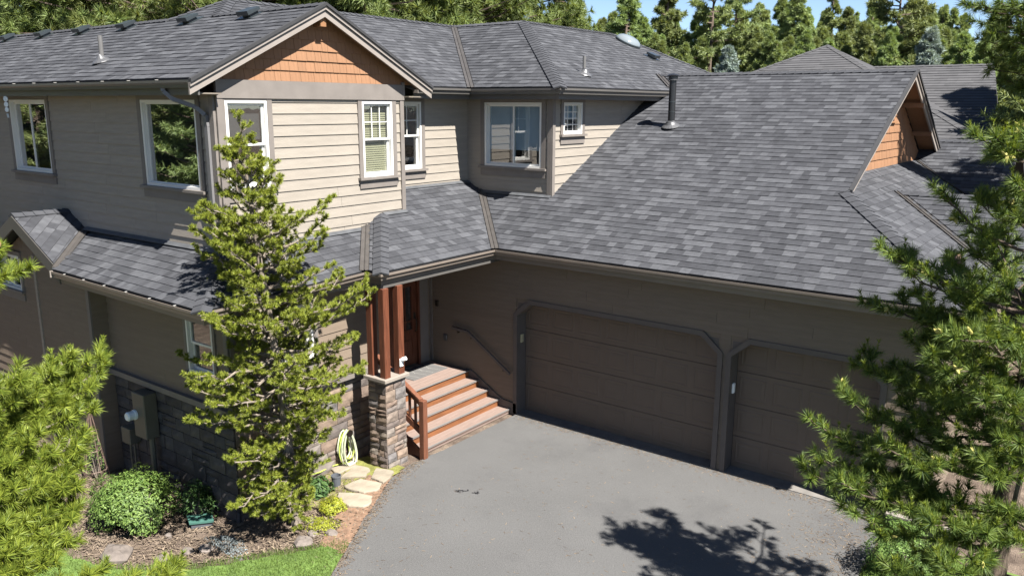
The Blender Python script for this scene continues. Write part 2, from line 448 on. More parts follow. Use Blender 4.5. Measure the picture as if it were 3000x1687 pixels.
class MB:
    """collects boxes, bars, tubes and polygons for one mesh"""
    def __init__(s):
        s.V = []
        s.F = []
    def add(s, V, F):
        n = len(s.V)
        s.V += [tuple(v) for v in V]
        s.F += [tuple(i + n for i in f) for f in F]
        return s
    def box(s, x0, x1, y0, y1, z0, z1):
        V = [(x0, y0, z0), (x1, y0, z0), (x1, y1, z0), (x0, y1, z0), (x0, y0, z1), (x1, y0, z1), (x1, y1, z1), (x0, y1, z1)]
        return s.add(V, [(0, 3, 2, 1), (4, 5, 6, 7), (0, 1, 5, 4), (1, 2, 6, 5), (2, 3, 7, 6), (3, 0, 4, 7)])
    def bbox(s, x0, x1, y0, y1, z0, z1, b=0.006):
        """box with chamfered vertical and top edges"""
        P = [(x0 + b, y0), (x1 - b, y0), (x1, y0 + b), (x1, y1 - b), (x1 - b, y1), (x0 + b, y1), (x0, y1 - b), (x0, y0 + b)]
        Q = [(min(max(x, x0 + b), x1 - b), min(max(y, y0 + b), y1 - b)) for x, y in P]
        V = [(x, y, z0) for x, y in P] + [(x, y, z1 - b) for x, y in P] + [(x, y, z1) for x, y in Q]
        F = [tuple(range(7, -1, -1)), tuple(range(16, 24))]
        for k in (0, 8):
            for i in range(8):
                j = (i + 1) % 8
                F.append((k + i, k + j, k + 8 + j, k + 8 + i))
        return s.add(V, F)
    def bar(s, a, b, w, h, up=(0, 0, 1)):
        """rectangular bar from a to b, w across, h along up"""
        a, b, up = Vector(a), Vector(b), Vector(up)
        d = (b - a).normalized()
        r = d.cross(up).normalized()
        u = r.cross(d)
        V = []
        for p in (a, b):
            for sx, sz in ((-1, -1), (1, -1), (1, 1), (-1, 1)):
                V.append(p + r * (sx * w / 2) + u * (sz * h / 2))
        return s.add(V, [(0, 1, 2, 3), (7, 6, 5, 4), (0, 4, 5, 1), (1, 5, 6, 2), (2, 6, 7, 3), (3, 7, 4, 0)])
    def tube(s, pts, rad, n=8, cap=True):
        pts = [Vector(p) for p in pts]
        if not hasattr(rad, '__len__'):
            rad = [rad] * len(pts)
        base = len(s.V)
        ref = None
        for i, p in enumerate(pts):
            d = (pts[min(i + 1, len(pts) - 1)] - pts[max(i - 1, 0)]).normalized()
            if ref is None:
                ref = d.orthogonal().normalized()
            ref = (ref - d * ref.dot(d))
            ref = ref.normalized() if ref.length > 1e-6 else d.orthogonal().normalized()
            e = d.cross(ref)
            for k in range(n):
                t = 2 * math.pi * k / n
                s.V.append(tuple(p + (ref * math.cos(t) + e * math.sin(t)) * rad[i]))
        for i in range(len(pts) - 1):
            for k in range(n):
                a = base + i * n + k
                b = base + i * n + (k + 1) % n
                s.F.append((a, b, b + n, a + n))
        if cap:
            s.F.append(tuple(base + k for k in range(n - 1, -1, -1)))
            s.F.append(tuple(base + (len(pts) - 1) * n + k for k in range(n)))
        return s
    def lathe(s, c, prof, n=16, axis=(0, 0, 1)):
        """prof: (radius, height) pairs along axis from c"""
        c, ax = Vector(c), Vector(axis).normalized()
        e1 = ax.orthogonal().normalized()
        e2 = ax.cross(e1)
        base = len(s.V)
        for r, h in prof:
            for k in range(n):
                t = 2 * math.pi * k / n
                s.V.append(tuple(c + ax * h + (e1 * math.cos(t) + e2 * math.sin(t)) * max(r, 1e-4)))
        for i in range(len(prof) - 1):
            for k in range(n):
                a = base + i * n + k
                b = base + i * n + (k + 1) % n
                s.F.append((a, b, b + n, a + n))
        s.F.append(tuple(base + k for k in range(n - 1, -1, -1)))
        s.F.append(tuple(base + (len(prof) - 1) * n + k for k in range(n)))
        return s
    def slab(s, poly, down):
        """polygon (3D points) extruded by the vector down"""
        n = len(poly)
        dv = Vector(down)
        V = [Vector(p) for p in poly] + [Vector(p) + dv for p in poly]
        F = [tuple(range(n)), tuple(range(2 * n - 1, n - 1, -1))]
        for i in range(n):
            j = (i + 1) % n
            F.append((i, i + n, j + n, j))
        return s.add(V, F)
    def sweep(s, prof, path, outs):
        """profile (outward, up) along a path; outs = outward miter vector at every path point"""
        base = len(s.V)
        n = len(prof)
        for p, o in zip(path, outs):
            for a, b in prof:
                s.V.append((p[0] + o[0] * a, p[1] + o[1] * a, p[2] + b))
        for i in range(len(path) - 1):
            for k in range(n):
                a = base + i * n + k
                b = base + i * n + (k + 1) % n
                s.F.append((a, b, b + n, a + n))
        s.F.append(tuple(base + k for k in range(n - 1, -1, -1)))
        s.F.append(tuple(base + (len(path) - 1) * n + k for k in range(n)))
        return s
    def out(s, name, mat, parent=None, origin=None, kind=None, smooth=False, tone=None):
        return build(name, s.V, s.F, mat, parent, origin=origin, kind=kind, smooth=smooth, tone=tone)

def clip(poly, a, b, c):
    """keep the part of a 2D polygon where a*x+b*y >= c"""
    out = []
    n = len(poly)
    for i in range(n):
        p, q = poly[i], poly[(i + 1) % n]
        dp, dq = a * p[0] + b * p[1] - c, a * q[0] + b * q[1] - c
        if dp >= 0:
            out.append(p)
        if (dp >= 0) != (dq >= 0):
            t = dp / (dp - dq)
            out.append((p[0] + (q[0] - p[0]) * t, p[1] + (q[1] - p[1]) * t))
    return out

def clip_rect(poly, x0, x1, y0, y1):
    for a, b, c in ((1, 0, x0), (-1, 0, -x1), (0, 1, y0), (0, -1, -y1)):
        poly = clip(poly, a, b, c)
        if len(poly) < 3:
            return []
    return poly

def clip_convex(poly, conv):
    """conv counter-clockwise"""
    n = len(conv)
    for i in range(n):
        p, q = conv[i], conv[(i + 1) % n]
        a, b = -(q[1] - p[1]), q[0] - p[0]
        poly = clip(poly, a, b, a * p[0] + b * p[1])
        if len(poly) < 3:
            return []
    return poly

def area2(p):
    return 0.5 * sum(p[i][0] * p[(i + 1) % len(p)][1] - p[(i + 1) % len(p)][0] * p[i][1] for i in range(len(p)))
# ================================================================ THE HOUSE
house = thing('house', (0, 0, 0), 'big two-storey taupe house with grey shingle roofs, garage and orange gables', 'house')

# ---------------------------------------------------------------- roofs
EXPO = 0.147
SHING = []          # every visible shingle: (projected size, verts, faces, tone, roof)

def px_size(pts):
    """how large a few points show in the picture (source pixels squared), 0 when outside"""
    q = []
    for p in pts:
        d = Vector(p) - CAM
        z = d.dot(AX_F)
        if z < 0.5:
            return 0.0
        q.append((d.dot(AX_R) / z * 2390 + 1500, d.dot(AX_D) / z * 2390 + 843))
    cx = sum(a for a, b in q) / len(q)
    cy = sum(b for a, b in q) / len(q)
    if not (0 < cx < 3000 and 0 < cy < 1687):
        return 0.0
    # the pine in front hides the lowest right corner of the garage roof
    if cx > 2560 and cy > 640:
        return 0.0
    return abs(area2(q))

def frame_of(polys3):
    p0, p1, p2 = (Vector(p) for p in polys3[0][:3])
    U = (p1 - p0)
    U.z = 0
    n = (p1 - p0).cross(p2 - p0).normalized()
    if n.z < 0:
        n = -n
    U = (p1 - p0).normalized()
    V = n.cross(U)
    if V.z < 0:
        U = -U
        V = n.cross(U)
    return p0, U, V, n

def roof(polys3, name='roof', expo=EXPO, wide=(0.085, 0.29), thick=0.008, mat='shingle', deck=0.07, singles=True, parent=None, eave=0.05):
    """polys3: convex planar polygons (counter-clockwise from above); the first edge of the first lies on the eave"""
    parent = parent or house
    O, U, V, n = frame_of(polys3)
    flat = []
    for poly in polys3:
        q = [((Vector(p) - O).dot(U), (Vector(p) - O).dot(V)) for p in poly]
        if area2(q) < 0:
            q.reverse()
        flat.append(q)
    mb = MB()
    for q in flat:
        mb.slab([O + U * a + V * b - n * 0.006 for a, b in q], -n * deck)
    rf = mb.out(name, M['deck'], parent)
    us = [a for q in flat for a, b in q]
    vs = [b for q in flat for a, b in q]
    rows = int(math.ceil((max(vs) - min(vs)) / expo)) + 1
    tiles = []
    rnd = random.Random(len(SHING) + rows * 31)
    last = []
    for k in range(rows):
        v0 = min(vs) + k * expo
        v1 = v0 + expo + 0.012
        u = min(us) - rnd.random() * 0.3
        while u < max(us):
            w = rnd.uniform(*wide)
            r = rnd.random()
            t = 0.12 + 0.2 * rnd.random() if r < 0.3 else (0.42 + 0.2 * rnd.random() if r < 0.72 else 0.75 + 0.25 * rnd.random())
            raised = 0.0035 if rnd.random() < 0.45 else 0.0
            rect = [(u, v0), (u + w - 0.0015, v0), (u + w - 0.0015, v1), (u, v1)]
            VV, FF = [], []
            for q in flat:
                c = clip_convex(rect, q)
                if len(c) < 3 or area2(c) < 2e-4:
                    continue
                b = len(VV)
                m = len(c)
                for a, v in c:
                    h = 0.003 + (thick + raised) * (1 - (v - v0) / (v1 - v0))
                    VV.append(tuple(O + U * a + V * v + n * h))
                for a, v in c:
                    VV.append(tuple(O + U * a + V * v - n * 0.004))
                FF.append(tuple(range(b, b + m)))
                for i in range(m):
                    j = (i + 1) % m
                    FF.append((b + i, b + m + i, b + m + j, b + j))
            if VV:
                tiles.append((px_size(VV[:4]) if singles else 0.0, VV, FF, t, rf, mat))
            u += w
    SHING.extend(tiles)
    return rf, (O, U, V, n)

def flush_shingles(limit=300):
    """the largest in the picture become single shingles, the rest stay joined per roof"""
    order = sorted(range(len(SHING)), key=lambda i: -SHING[i][0])
    single = set(i for i in order[:limit] if SHING[i][0] > 0)
    rest = {}
    for i, (s, V, F, t, rf, mat) in enumerate(SHING):
        if i in single:
            c = [sum(v[k] for v in V) / len(V) for k in range(3)]
            build('shingle', V, F, M[mat], rf, tone=[t] * len(F), origin=c)
        else:
            RV, RF, RT, _, _ = rest.setdefault(rf.name, ([], [], [], rf, mat))
            b = len(RV)
            RV += V
            RF += [tuple(x + b for x in f) for f in F]
            RT += [t] * len(F)
    for RV, RF, RT, rf, mat in rest.values():
        build('shingles', RV, RF, M[mat], rf, tone=RT, kind='stuff')

def caps(P, Q, na, nb, parent, wing=0.125, expo=0.17, mat='shingle'):
    """overlapping folded cap shingles from the low end P to the high end Q, over planes na and nb"""
    P, Q = Vector(P), Vector(Q)
    L = (Q - P).length
    d = (Q - P) / L
    up = (na + nb).normalized()
    wa = na.cross(d)
    wb = nb.cross(d)
    side = na.cross(nb)
    if wa.dot(nb) > 0:
        wa = -wa
    if wb.dot(na) > 0:
        wb = -wb
    k = int(L / expo)
    for i in range(k + 1):
        s0, s1 = i * expo, min(i * expo + expo * 1.25, L)
        if s1 - s0 < 0.03:
            break
        V, F = [], []
        for s, h in ((s0, 0.034), (s1, 0.017)):
            c = P + d * s
            for w, nn in ((wa, na), (None, up), (wb, nb)):
                p = c + (w * wing if w is not None else Vector()) + nn * h
                V.append(tuple(p))
        for s in (s0, s1):
            c = P + d * s
            for w, nn in ((wa, na), (None, up), (wb, nb)):
                V.append(tuple(c + (w * wing if w is not None else Vector()) + nn * 0.004))
        F = [(0, 1, 4, 3), (1, 2, 5, 4), (0, 6, 7, 1), (1, 7, 8, 2), (0, 3, 9, 6), (2, 8, 11, 5)]
        t = random.uniform(0.35, 0.62)
        build('cap_shingle', V, F, M[mat], parent, tone=[t] * 6, origin=tuple(P + d * s0))

def valley(P, Q, na, nb, parent, half=0.085):
    """bent metal valley strip with a raised middle rib, from the low end P to the high end Q"""
    P, Q = Vector(P), Vector(Q)
    d = (Q - P).normalized()
    wa, wb = na.cross(d), nb.cross(d)
    if wa.dot(nb) < 0:
        wa = -wa
    if wb.dot(na) < 0:
        wb = -wb
    up = Vector((0, 0, 1))
    prof = [wa * half + na * 0.03, wa * half * 0.95 + na * 0.014, wa * 0.02 + na * 0.026, up * 0.05, wb * 0.02 + nb * 0.026,
            wb * half * 0.95 + nb * 0.014, wb * half + nb * 0.03]
    V = [tuple(c + p) for c in (P, Q) for p in prof]
    F = [(i, i + 1, i + 8, i + 7) for i in range(6)]
    build('valley_flashing', V, F, M['valley'], parent)

UZ, LZ = 6.13, 3.26
def zS(y, ye, ze): return ze + 0.5 * (y - ye)
def zE(x, xe, ze): return ze + 0.5 * (xe - x)
XR = 0.94
F_ = lambda x, y: (x, y, zS(y, -5.6, UZ))
G_ = lambda x, y: (x, y, UZ + 0.5 * (-0.87 - y))
N_ = lambda x, y: (x, y, zE(x, 0.55, UZ))
P_ = lambda x, y: (x, y, zS(y, 0.683, UZ))
Q_ = lambda x, y: (x, y, zE(x, 2.66, UZ))
A_ = lambda x, y: (x, y, zS(y, -0.5, LZ))
B_ = lambda x, y: (x, y, zE(x, 2.083, LZ))
ins = 0.045       # roof edge stops short of the gutter lip
# front plane of the long gable, with the hip end of the main block rising above its ridge
rF, _ = roof([[F_(-14, -5.6 + ins), F_(XR, -5.6 + ins), F_(XR, -3.235), F_(-14, -3.235)],
              [F_(-3.325, -3.235), F_(-1.815, -3.235), F_(-2.57, -2.48)]])
rG, _ = roof([[G_(XR, -0.87 - ins), G_(0.55, -0.87 - ins), G_(-1.815, -3.235), G_(XR, -3.235)]])
rN, _ = roof([[N_(0.55 - ins, -0.87 + 0.0), N_(0.55 - ins, 0.683 + ins), N_(-2.57, 3.803), N_(-2.57, -2.48), N_(-1.815, -3.235)]])
rP, _ = roof([[P_(0.55 - ins, 0.683 + ins), P_(2.66 - ins, 0.683 + ins), P_(-0.457, 3.803), P_(-2.57, 3.803)]])
rQ, _ = roof([[Q_(2.66 - ins, 0.683 + ins), Q_(2.66 - ins, 11.0), Q_(-0.457, 7.88), Q_(-0.457, 3.803)]])
# unseen rear planes, plain decks
mb = MB()
mb.slab([(-14, -0.87, UZ), (-3.325, -0.87, UZ), (-3.325, -3.235, 7.3125), (-14, -3.235, 7.3125)][::-1], (0, 0, -0.06))
mb.slab([(-2.57, -2.48, 7.69), (-2.57, 11.0, 7.69), (-5.69, 11.0, 6.13), (-5.69, -5.6 + 0.0, 6.13)], (0, 0, -0.06))
mb.slab([(-0.457, 7.88, 7.69), (2.66, 11.0, 6.13), (-5.69, 11.0, 6.13), (-2.57, 7.88, 7.69)], (0, 0, -0.06))
mb.slab([(-2.57, 3.803, 7.68), (-0.457, 3.803, 7.68), (-0.457, 7.88, 7.68), (-2.57, 7.88, 7.68)], (0, 0, -0.06))
mb.out('roof_deck', M['deck'], house)
nS, nE, nW_, nN_ = (Vector(v).normalized() for v in ((0, -0.5, 1), (0.5, 0, 1), (-0.5, 0, 1), (0, 0.5, 1)))
caps(F_(XR - 0.02, -3.235), F_(-1.9, -3.235), nS, nN_, rF)
caps(F_(-3.3, -3.235), F_(-14, -3.235), nS, nN_, rF)
caps((-1.815, -3.235, 7.3125), (-2.57, -2.48, 7.69), nS, nE, rF)
caps((-3.325, -3.235, 7.3125), (-2.57, -2.48, 7.69), nS, nW_, rF)
caps((-2.57, -2.48, 7.69), (-2.57, 3.8, 7.69), nE, nW_, rN)
caps((-2.57, 3.803, 7.69), (-0.457, 3.803, 7.69), nS, nN_, rP)
caps((2.66, 0.683, UZ + 0.01), (-0.457, 3.803, 7.69), nS, nE, rP)
caps((-0.457, 3.803, 7.69), (-0.457, 7.88, 7.69), nE, nW_, rQ)
caps((2.66, 11, UZ), (-0.457, 7.88, 7.69), nE, nN_, rQ)
valley((0.55, 0.683, UZ), (-2.57, 3.803, 7.69), nS, nE, rP)

# porch roof, its jog and the low roofs wrapping the left wing
nx = 0.681
jz = lambda x, y: (x, y, zS(y, -3.355, LZ))
C0, C1 = Vector((1.72, -3.355, 3.25)), Vector((1.85, -6.31, 3.20))
rB, _ = roof([[B_(2.083 - ins, -3.355 + ins), B_(2.083 - ins, -0.5 + ins), B_(0.4, 1.183), B_(0.4, -1.66), B_(0.681, -1.953)],
              [B_(0.4, 1.183), B_(0.043, 1.183), B_(0.043, -1.36), B_(0.4, -1.66)]])
rJ, _ = roof([[jz(1.72, -3.355 + ins), jz(2.083 - ins, -3.355 + ins), jz(0.681, -1.953), jz(0.681, -2.316)]])
wl0, wl1 = Vector((nx, -2.316, 3.745)), Vector((nx, -5.1, 3.725))
rL, _ = roof([[tuple(C1.lerp(wl1, 0.03)), tuple(C0.lerp(wl0, 0.03)), tuple(wl0), tuple(wl1)]])
D1 = Vector((-2.54, -6.16, 3.19))
wv = Vector((-3.39, -5.1, 3.70))
rM, _ = roof([[tuple(D1.lerp(wv, 0.035)), tuple(C1.lerp(wl1, 0.035)), (nx, -5.1, 3.715), tuple(wv)]])
g0, g1 = (-4.02, -6.05, 3.96), (-4.02, -5.1, 3.96)
rK, _ = roof([[(-2.50, -6.05, 3.20), (-3.39, -5.1, 3.645), g1, g0]])
mb = MB()
mb.slab([(-5.54, -6.05, 3.20), g0, g1, (-5.54, -5.1, 3.20)], (0, 0, -0.06))
mb.out('roof', M['shingle'], house, tone=[0.5] * 6)
# garage roof, hip below its gable, and the two small roofs behind
rA, _ = roof([[A_(2.16, -0.5 + ins), A_(7.5, -0.5 + ins), A_(7.5, 6.06), A_(2.16, 6.06)], [A_(7.5, -0.5 + ins), A_(9.87 - ins, -0.5 + ins), A_(7.5, 1.87)],
              [A_(2.083, -0.5 + ins), A_(2.16, -0.5 + ins), A_(2.16, 1.183), A_(0.4, 1.183)],
              [A_(2.16, 5.78), A_(2.16, 6.06), A_(1.86, 6.06)]])
H_ = lambda x, y: (x, y, zE(x, 9.87, LZ))
rH, _ = roof([[H_(9.87 - ins, -0.5 + ins), H_(9.87 - ins, 6.1), H_(7.1, 8.82), H_(7.1, 2.27)]])
T1 = lambda x, y: (x, y, 4.32 + 0.5 * (y - 4.07))
rT, _ = roof([[T1(10.2, 1.64), T1(10.6, 1.64), T1(10.6, 4.07), T1(7.77, 4.07)]])
mb = MB()
mb.slab([(10.6, 4.07, 4.32), (10.6, 6.1, 3.305), (9.8, 6.1, 3.305), (7.77, 4.07, 4.32)], (0, 0, -0.06))
mb.out('roof', M['shingle'], house, tone=[0.5] * 6)
T2 = lambda x, y: (x, y, 4.644 + 0.5 * (y - 8.794))
rU, _ = roof([[T2(8.6, 7.4), T2(9.1, 7.4), T2(9.1, 9.65), T2(7.05, 9.65), T2(7.05, 8.8)]])
mb = MB()
mb.slab([(9.1, 9.65, 5.07), (9.1, 12, 3.9), (7.05, 12, 3.9), (7.05, 9.65, 5.07)], (0, 0, -0.06))
mb.slab([(7.5, 6.06, 6.54), (7.5, 12.6, 3.27), (2.66, 12.6, 3.27), (2.66, 6.06, 6.54)], (0, 0, -0.06))
mb.out('roof_deck', M['deck'], house)
caps(A_(7.5, 6.06), A_(1.85, 6.06), nS, nN_, rA)
caps(H_(9.85, -0.48), A_(7.45, 1.92), nS, nE, rA)
caps(T2(9.1, 9.65), T2(7.1, 9.65), nS, nN_, rU)
caps(T1(10.55, 4.07), T1(7.8, 4.07), nS, nN_, rT)
caps(g0, g1, nE, nW_, rK)
caps(jz(2.07, -3.34), jz(0.70, -1.972), nS, nE, rJ)
caps(tuple(C1.lerp(wl1, 0.02)), tuple(wl1), nS, nE, rL)
valley((2.083, -0.5, LZ), (0.4, 1.183, 4.10), nS, nE, rA)
valley((1.72, -3.355, LZ), (0.681, -2.316, 3.77), nS, nE, rJ)
valley((-2.53, -6.06, 3.205), (-3.39, -5.1, 3.67), nS, nE, rM)
valley(H_(8.58, 7.45), H_(7.12, 8.8), nS, nE, rU)
valley(H_(9.87, 1.97), H_(7.78, 4.06), nS, nE, rT)
valley(A_(2.5, 5.42), A_(1.88, 6.04), nS, nE, rQ)
flush_shingles(300)

# ---------------------------------------------------------------- gutters, fascias, soffits
GP = [(-0.115, 0), (-0.115, -0.10), (-0.04, -0.105), (-0.03, -0.06), (0, -0.035), (0, 0), (-0.012, 0), (-0.012, -0.027), (-0.042, -0.052), (-0.05, -0.09), (-0.105, -0.088), (-0.105, 0)]
def gutter(path, outs, mat, straps=0.62, fascia=0.2):
    mb = MB()
    mb.sweep(GP, path, outs)
    g = mb.out('gutter', M[mat], house)
    fb = MB()
    fb.sweep([(-0.145, 0.01), (-0.145, -fascia), (-0.118, -fascia), (-0.118, 0.01)], path, outs)
    fb.out('fascia', M[mat], house)
    for (a, b), (o, o2) in zip(zip(path, path[1:]), zip(outs, outs[1:])):
        a, b = Vector(a), Vector(b)
        L = (b - a).length
        d = (b - a) / L
        out = Vector((d.y, -d.x, 0))
        if out.dot(Vector((o[0], o[1], 0))) < 0:
            out = -out
        k = int(L / straps) if abs(out.y) > 0.9 and a.x < 0 else 0
        for i in range(1, k + 1):
            c = a + d * (i * straps - 0.2)
            s = MB()
            s.bar(c - out * 0.10 + Vector((0, 0, 0.008)), c + Vector((0, 0, 0.008)), 0.022, 0.006)
            s.out('gutter_strap', M['strap'], g, origin=tuple(c))
    return g
S_, E_ = (0, -1), (1, 0)
gutter([(-14, -5.6, UZ), (XR - 0.05, -5.6, UZ)], [S_, S_], 'gutter_dark', straps=0.75)
gutter([(0.55, -0.80, UZ), (0.55, 0.683, UZ), (2.66, 0.683, UZ), (2.66, 5.55, UZ)], [E_, (1, -1), (1, -1), E_], 'gutter_dark', straps=99)
gutter([(-2.56, -6.157, 3.18), (1.85, -6.31, 3.20), (1.72, -3.36, 3.25), (2.083, -3.355, LZ), (2.083, -0.5, LZ), (9.87, -0.5, LZ), (9.87, 2.0, LZ)],
       [S_, (1, -1), (1, -1), (1, -1), (1, -1), (1, -1), E_], 'gutter', straps=0.66)
mb = MB()
mb.box(-2.58, -2.555, -6.17, -6.05, 3.08, 3.185)
mb.out('gutter_end', M['fascia'], house)
mb = MB()
mb.box(XR - 0.055, XR - 0.045, -5.6, -5.49, UZ - 0.1, UZ)
mb.box(0.44, 0.55, -0.815, -0.805, UZ - 0.1, UZ)
mb.out('gutter_end', M['fascia'], house)
mb = MB()
def flat(poly, z):
    mb.slab([(x, y, z) for x, y in poly], (0, 0, 0.02))
zs = UZ - 0.185
flat([(-14, -5.47), (0.85, -5.47), (0.85, -5.1), (-14, -5.1)], zs)
flat([(0.043, -1.365), (0.42, -1.365), (0.42, 0.81), (0.043, 0.81)], zs)
flat([(0.043, 0.81), (2.53, 0.81), (2.53, 1.183), (0.043, 1.183)], zs)
flat([(2.16, 1.183), (2.53, 1.183), (2.53, 11), (2.16, 11)], zs)
flat([(0.681, -1.365), (0.85, -1.365), (0.85, -1.0), (0.43, -1.0), (0.43, -1.365)], zs)
zl = LZ - 0.185
flat([(0.0, -0.37), (9.74, -0.37), (9.74, 0.0), (0.0, 0.0)], zl)
flat([(0.0, -3.23), (1.95, -3.23), (1.95, -0.37), (0.0, -0.37)], zl)
flat([(1.12, -6.17), (1.70, -6.17), (1.59, -3.23), (1.12, -3.23)], zl - 0.06)
flat([(-2.27, -6.03), (1.12, -6.17), (1.12, -5.45), (-2.27, -5.45)], zl - 0.065)
flat([(9.37, -0.37), (9.74, -0.37), (9.74, 4), (9.37, 4)], zl)
mb.out('soffit', M['soffit'], house)

# bargeboards of the front gable: two stepped boards, dark shingle edge over them
def barge(x, pts, parent, w1=0.108, w2=0.055, t=0.03, matn='fascia', edge=True):
    """pts: eave end, apex, eave end as (y, z) along the roof surface at gable face x"""
    for (ya, za), (yb, zb) in zip(pts, pts[1:]):
        for nm, dz0, dz1, xo in (('bargeboard', -0.03, -0.03 - w1 - w2, 0.0), ('barge_trim', -0.03, -0.03 - w2, 0.026)):
            b = MB()
            V = []
            for xx in (x - t + xo, x + xo):
                V += [(xx, ya, za + dz0), (xx, yb, zb + dz0), (xx, yb, zb + dz1), (xx, ya, za + dz1)]
            b.add(V, [(0, 1, 2, 3), (7, 6, 5, 4), (0, 4, 5, 1), (1, 5, 6, 2), (2, 6, 7, 3), (3, 7, 4, 0)])
            b.out(nm, M[matn], parent)
        b = MB()
        V = []
        for xx in (x - 0.012, x + 0.05):
            V += [(xx, ya, za + 0.02), (xx, yb, zb + 0.02), (xx, yb, zb - 0.028), (xx, ya, za - 0.028)]
        b.add(V, [(0, 1, 2, 3), (7, 6, 5, 4), (0, 4, 5, 1), (1, 5, 6, 2), (2, 6, 7, 3), (3, 7, 4, 0)])
        b.out('drip_edge', M['deck'], parent)
barge(0.915, [(-5.62, UZ - 0.005), (-3.235, 7.318), (-0.85, UZ - 0.005)], rF)
mb = MB()
for ya, yb in ((-5.5, -3.235), (-0.97, -3.235)):
    za = UZ + 0.5 * 0.1 - 0.10
    zb = 7.3125 - 0.10
    mb.slab([(0.681, ya, za), (0.90, ya, za), (0.90, yb, zb), (0.681, yb, zb)], (0, 0, 0.02))
mb.out('soffit', M['shake'], house)
mb = MB()
prof = [(-3.29, 6.985), (-3.18, 6.985), (-3.18, 7.10), (-3.235, 7.15), (-3.29, 7.10)]
mb.slab([(0.87, y, z) for y, z in prof], (-0.2, 0, 0))
mb.out('ridge_beam', M['orange'], house)
# garage gable rake boards and the small porch gable
barge(7.49, [(1.95, A_(0, 1.95)[2]), (6.06, 6.54), (9.3, 6.54 - 1.62)], rA, w1=0.10, w2=0.05)
mb = MB()
mb.slab([(7.1, 2.3, A_(0, 2.3)[2] - 0.09), (7.46, 2.3, A_(0, 2.3)[2] - 0.09), (7.46, 6.06, 6.45), (7.1, 6.06, 6.45)], (0, 0, 0.02))
mb.slab([(7.1, 9.6, 4.68), (7.46, 9.6, 4.68), (7.46, 6.06, 6.45), (7.1, 6.06, 6.45)], (0, 0, 0.02))
mb.out('soffit', M['shake'], house)
mb = MB()
mb.bar((7.06, 7.0, 5.86), (7.5, 7.0, 5.86), 0.07, 0.09)
mb.bar((7.06, 8.2, 5.25), (7.5, 8.2, 5.25), 0.07, 0.09)
mb.out('lookout', M['shake'], house)
def yrake(y, pts, parent, matn='gutter_dark'):
    for (xa, za), (xb, zb) in zip(pts, pts[1:]):
        b = MB()
        V = []
        for yy in (y, y - 0.03):
            V += [(xa, yy, za - 0.02), (xb, yy, zb - 0.02), (xb, yy, zb - 0.24), (xa, yy, za - 0.24)]
        b.add(V, [(0, 1, 2, 3), (7, 6, 5, 4), (0, 4, 5, 1), (1, 5, 6, 2), (2, 6, 7, 3), (3, 7, 4, 0)])
        b.out('bargeboard', M[matn], parent)
yrake(-6.03, [(-5.54, 3.2), (-4.02, 3.96), (-2.5, 3.2)], rK)
# ---------------------------------------------------------------- walls: sheathing with openings and lap siding planks
JR = random.Random(17)
class Wall:
    """vertical wall: ax 'x' runs along y at x = const (faces +x), ax 'y' runs along x at y = const (faces -y)"""
    def __init__(s, ax, const, poly, openings=(), z0=0.0, step=0.168, mat='siding', planks=True, name='wall'):
        s.ax, s.c, s.poly, s.ops = ax, const, poly, list(openings)
        if area2(s.poly) < 0:
            s.poly = list(reversed(s.poly))
        us = [p[0] for p in s.poly]
        zs_ = [p[1] for p in s.poly]
        mb = MB()
        cuts = sorted(set([min(zs_), max(zs_)] + [z for o in s.ops for z in o[2:4]]))
        for za, zb in zip(cuts, cuts[1:]):
            if zb - za < 1e-4:
                continue
            iv = [(min(us), max(us))]
            for o in s.ops:
                if o[2] < zb - 1e-4 and o[3] > za + 1e-4:
                    iv = s.sub(iv, o[0], o[1])
            for a, b in iv:
                q = clip_rect(s.poly, a, b, za, zb)
                if len(q) > 2:
                    mb.add([s.P(u, z, 0) for u, z in q], [tuple(range(len(q)))])
        s.obj = mb.out(name, M[mat], house)
        if planks:
            k = int(math.floor((min(zs_) - z0) / step))
            while z0 + k * step < max(zs_):
                za, zb = z0 + k * step, z0 + (k + 1) * step
                iv = [(min(us), max(us))]
                for o in s.ops:
                    ov = min(o[3], zb) - max(o[2], za)
                    if ov > 0.15 * step:
                        iv = s.sub(iv, o[0] - 0.03, o[1] + 0.03)
                boards = []
                for a, b in iv:          # butt joints in the long courses
                    while b - a > 2.9:
                        cut = a + JR.uniform(1.4, 2.5)
                        boards.append((a, cut - 0.002))
                        a = cut + 0.002
                    boards.append((a, b))
                for a, b in boards:
                    if b - a < 0.02:
                        continue
                    q = clip_rect(s.poly, a, b, za, zb)
                    if len(q) < 3 or abs(area2(q)) < 1e-3:
                        continue
                    V, n = [], len(q)
                    for u, z in q:
                        V.append(s.P(u, z, 0.004 + 0.015 * (zb - z) / step))
                    for u, z in q:
                        V.append(s.P(u, z, 0.001))
                    F = [tuple(range(n))] + [(i, i + n, (i + 1) % n + n, (i + 1) % n) for i in range(n)]
                    build('plank', V, F, M[mat], s.obj, origin=s.P((a + b) / 2, za, 0))
                k += 1
    @staticmethod
    def sub(iv, a, b):
        r = []
        for p, q in iv:
            if b <= p or a >= q:
                r.append((p, q))
            else:
                if a > p:
                    r.append((p, a))
                if b < q:
                    r.append((b, q))
        return r
    def P(s, u, z, d):
        return (s.c + d, u, z) if s.ax == 'x' else (u, s.c - d, z)
    def bx(s, mb, u0, u1, z0, z1, d0, d1):
        if s.ax == 'x':
            mb.box(s.c + d0, s.c + d1, u0, u1, z0, z1)
        else:
            mb.box(u0, u1, s.c - d1, s.c - d0, z0, z1)
        return mb
    def board(s, u0, u1, z0, z1, name='trim_board', mat='trim', d=0.036, parent=None):
        return s.bx(MB(), u0, u1, z0, z1, 0.0, d).out(name, M[mat], parent or s.obj)

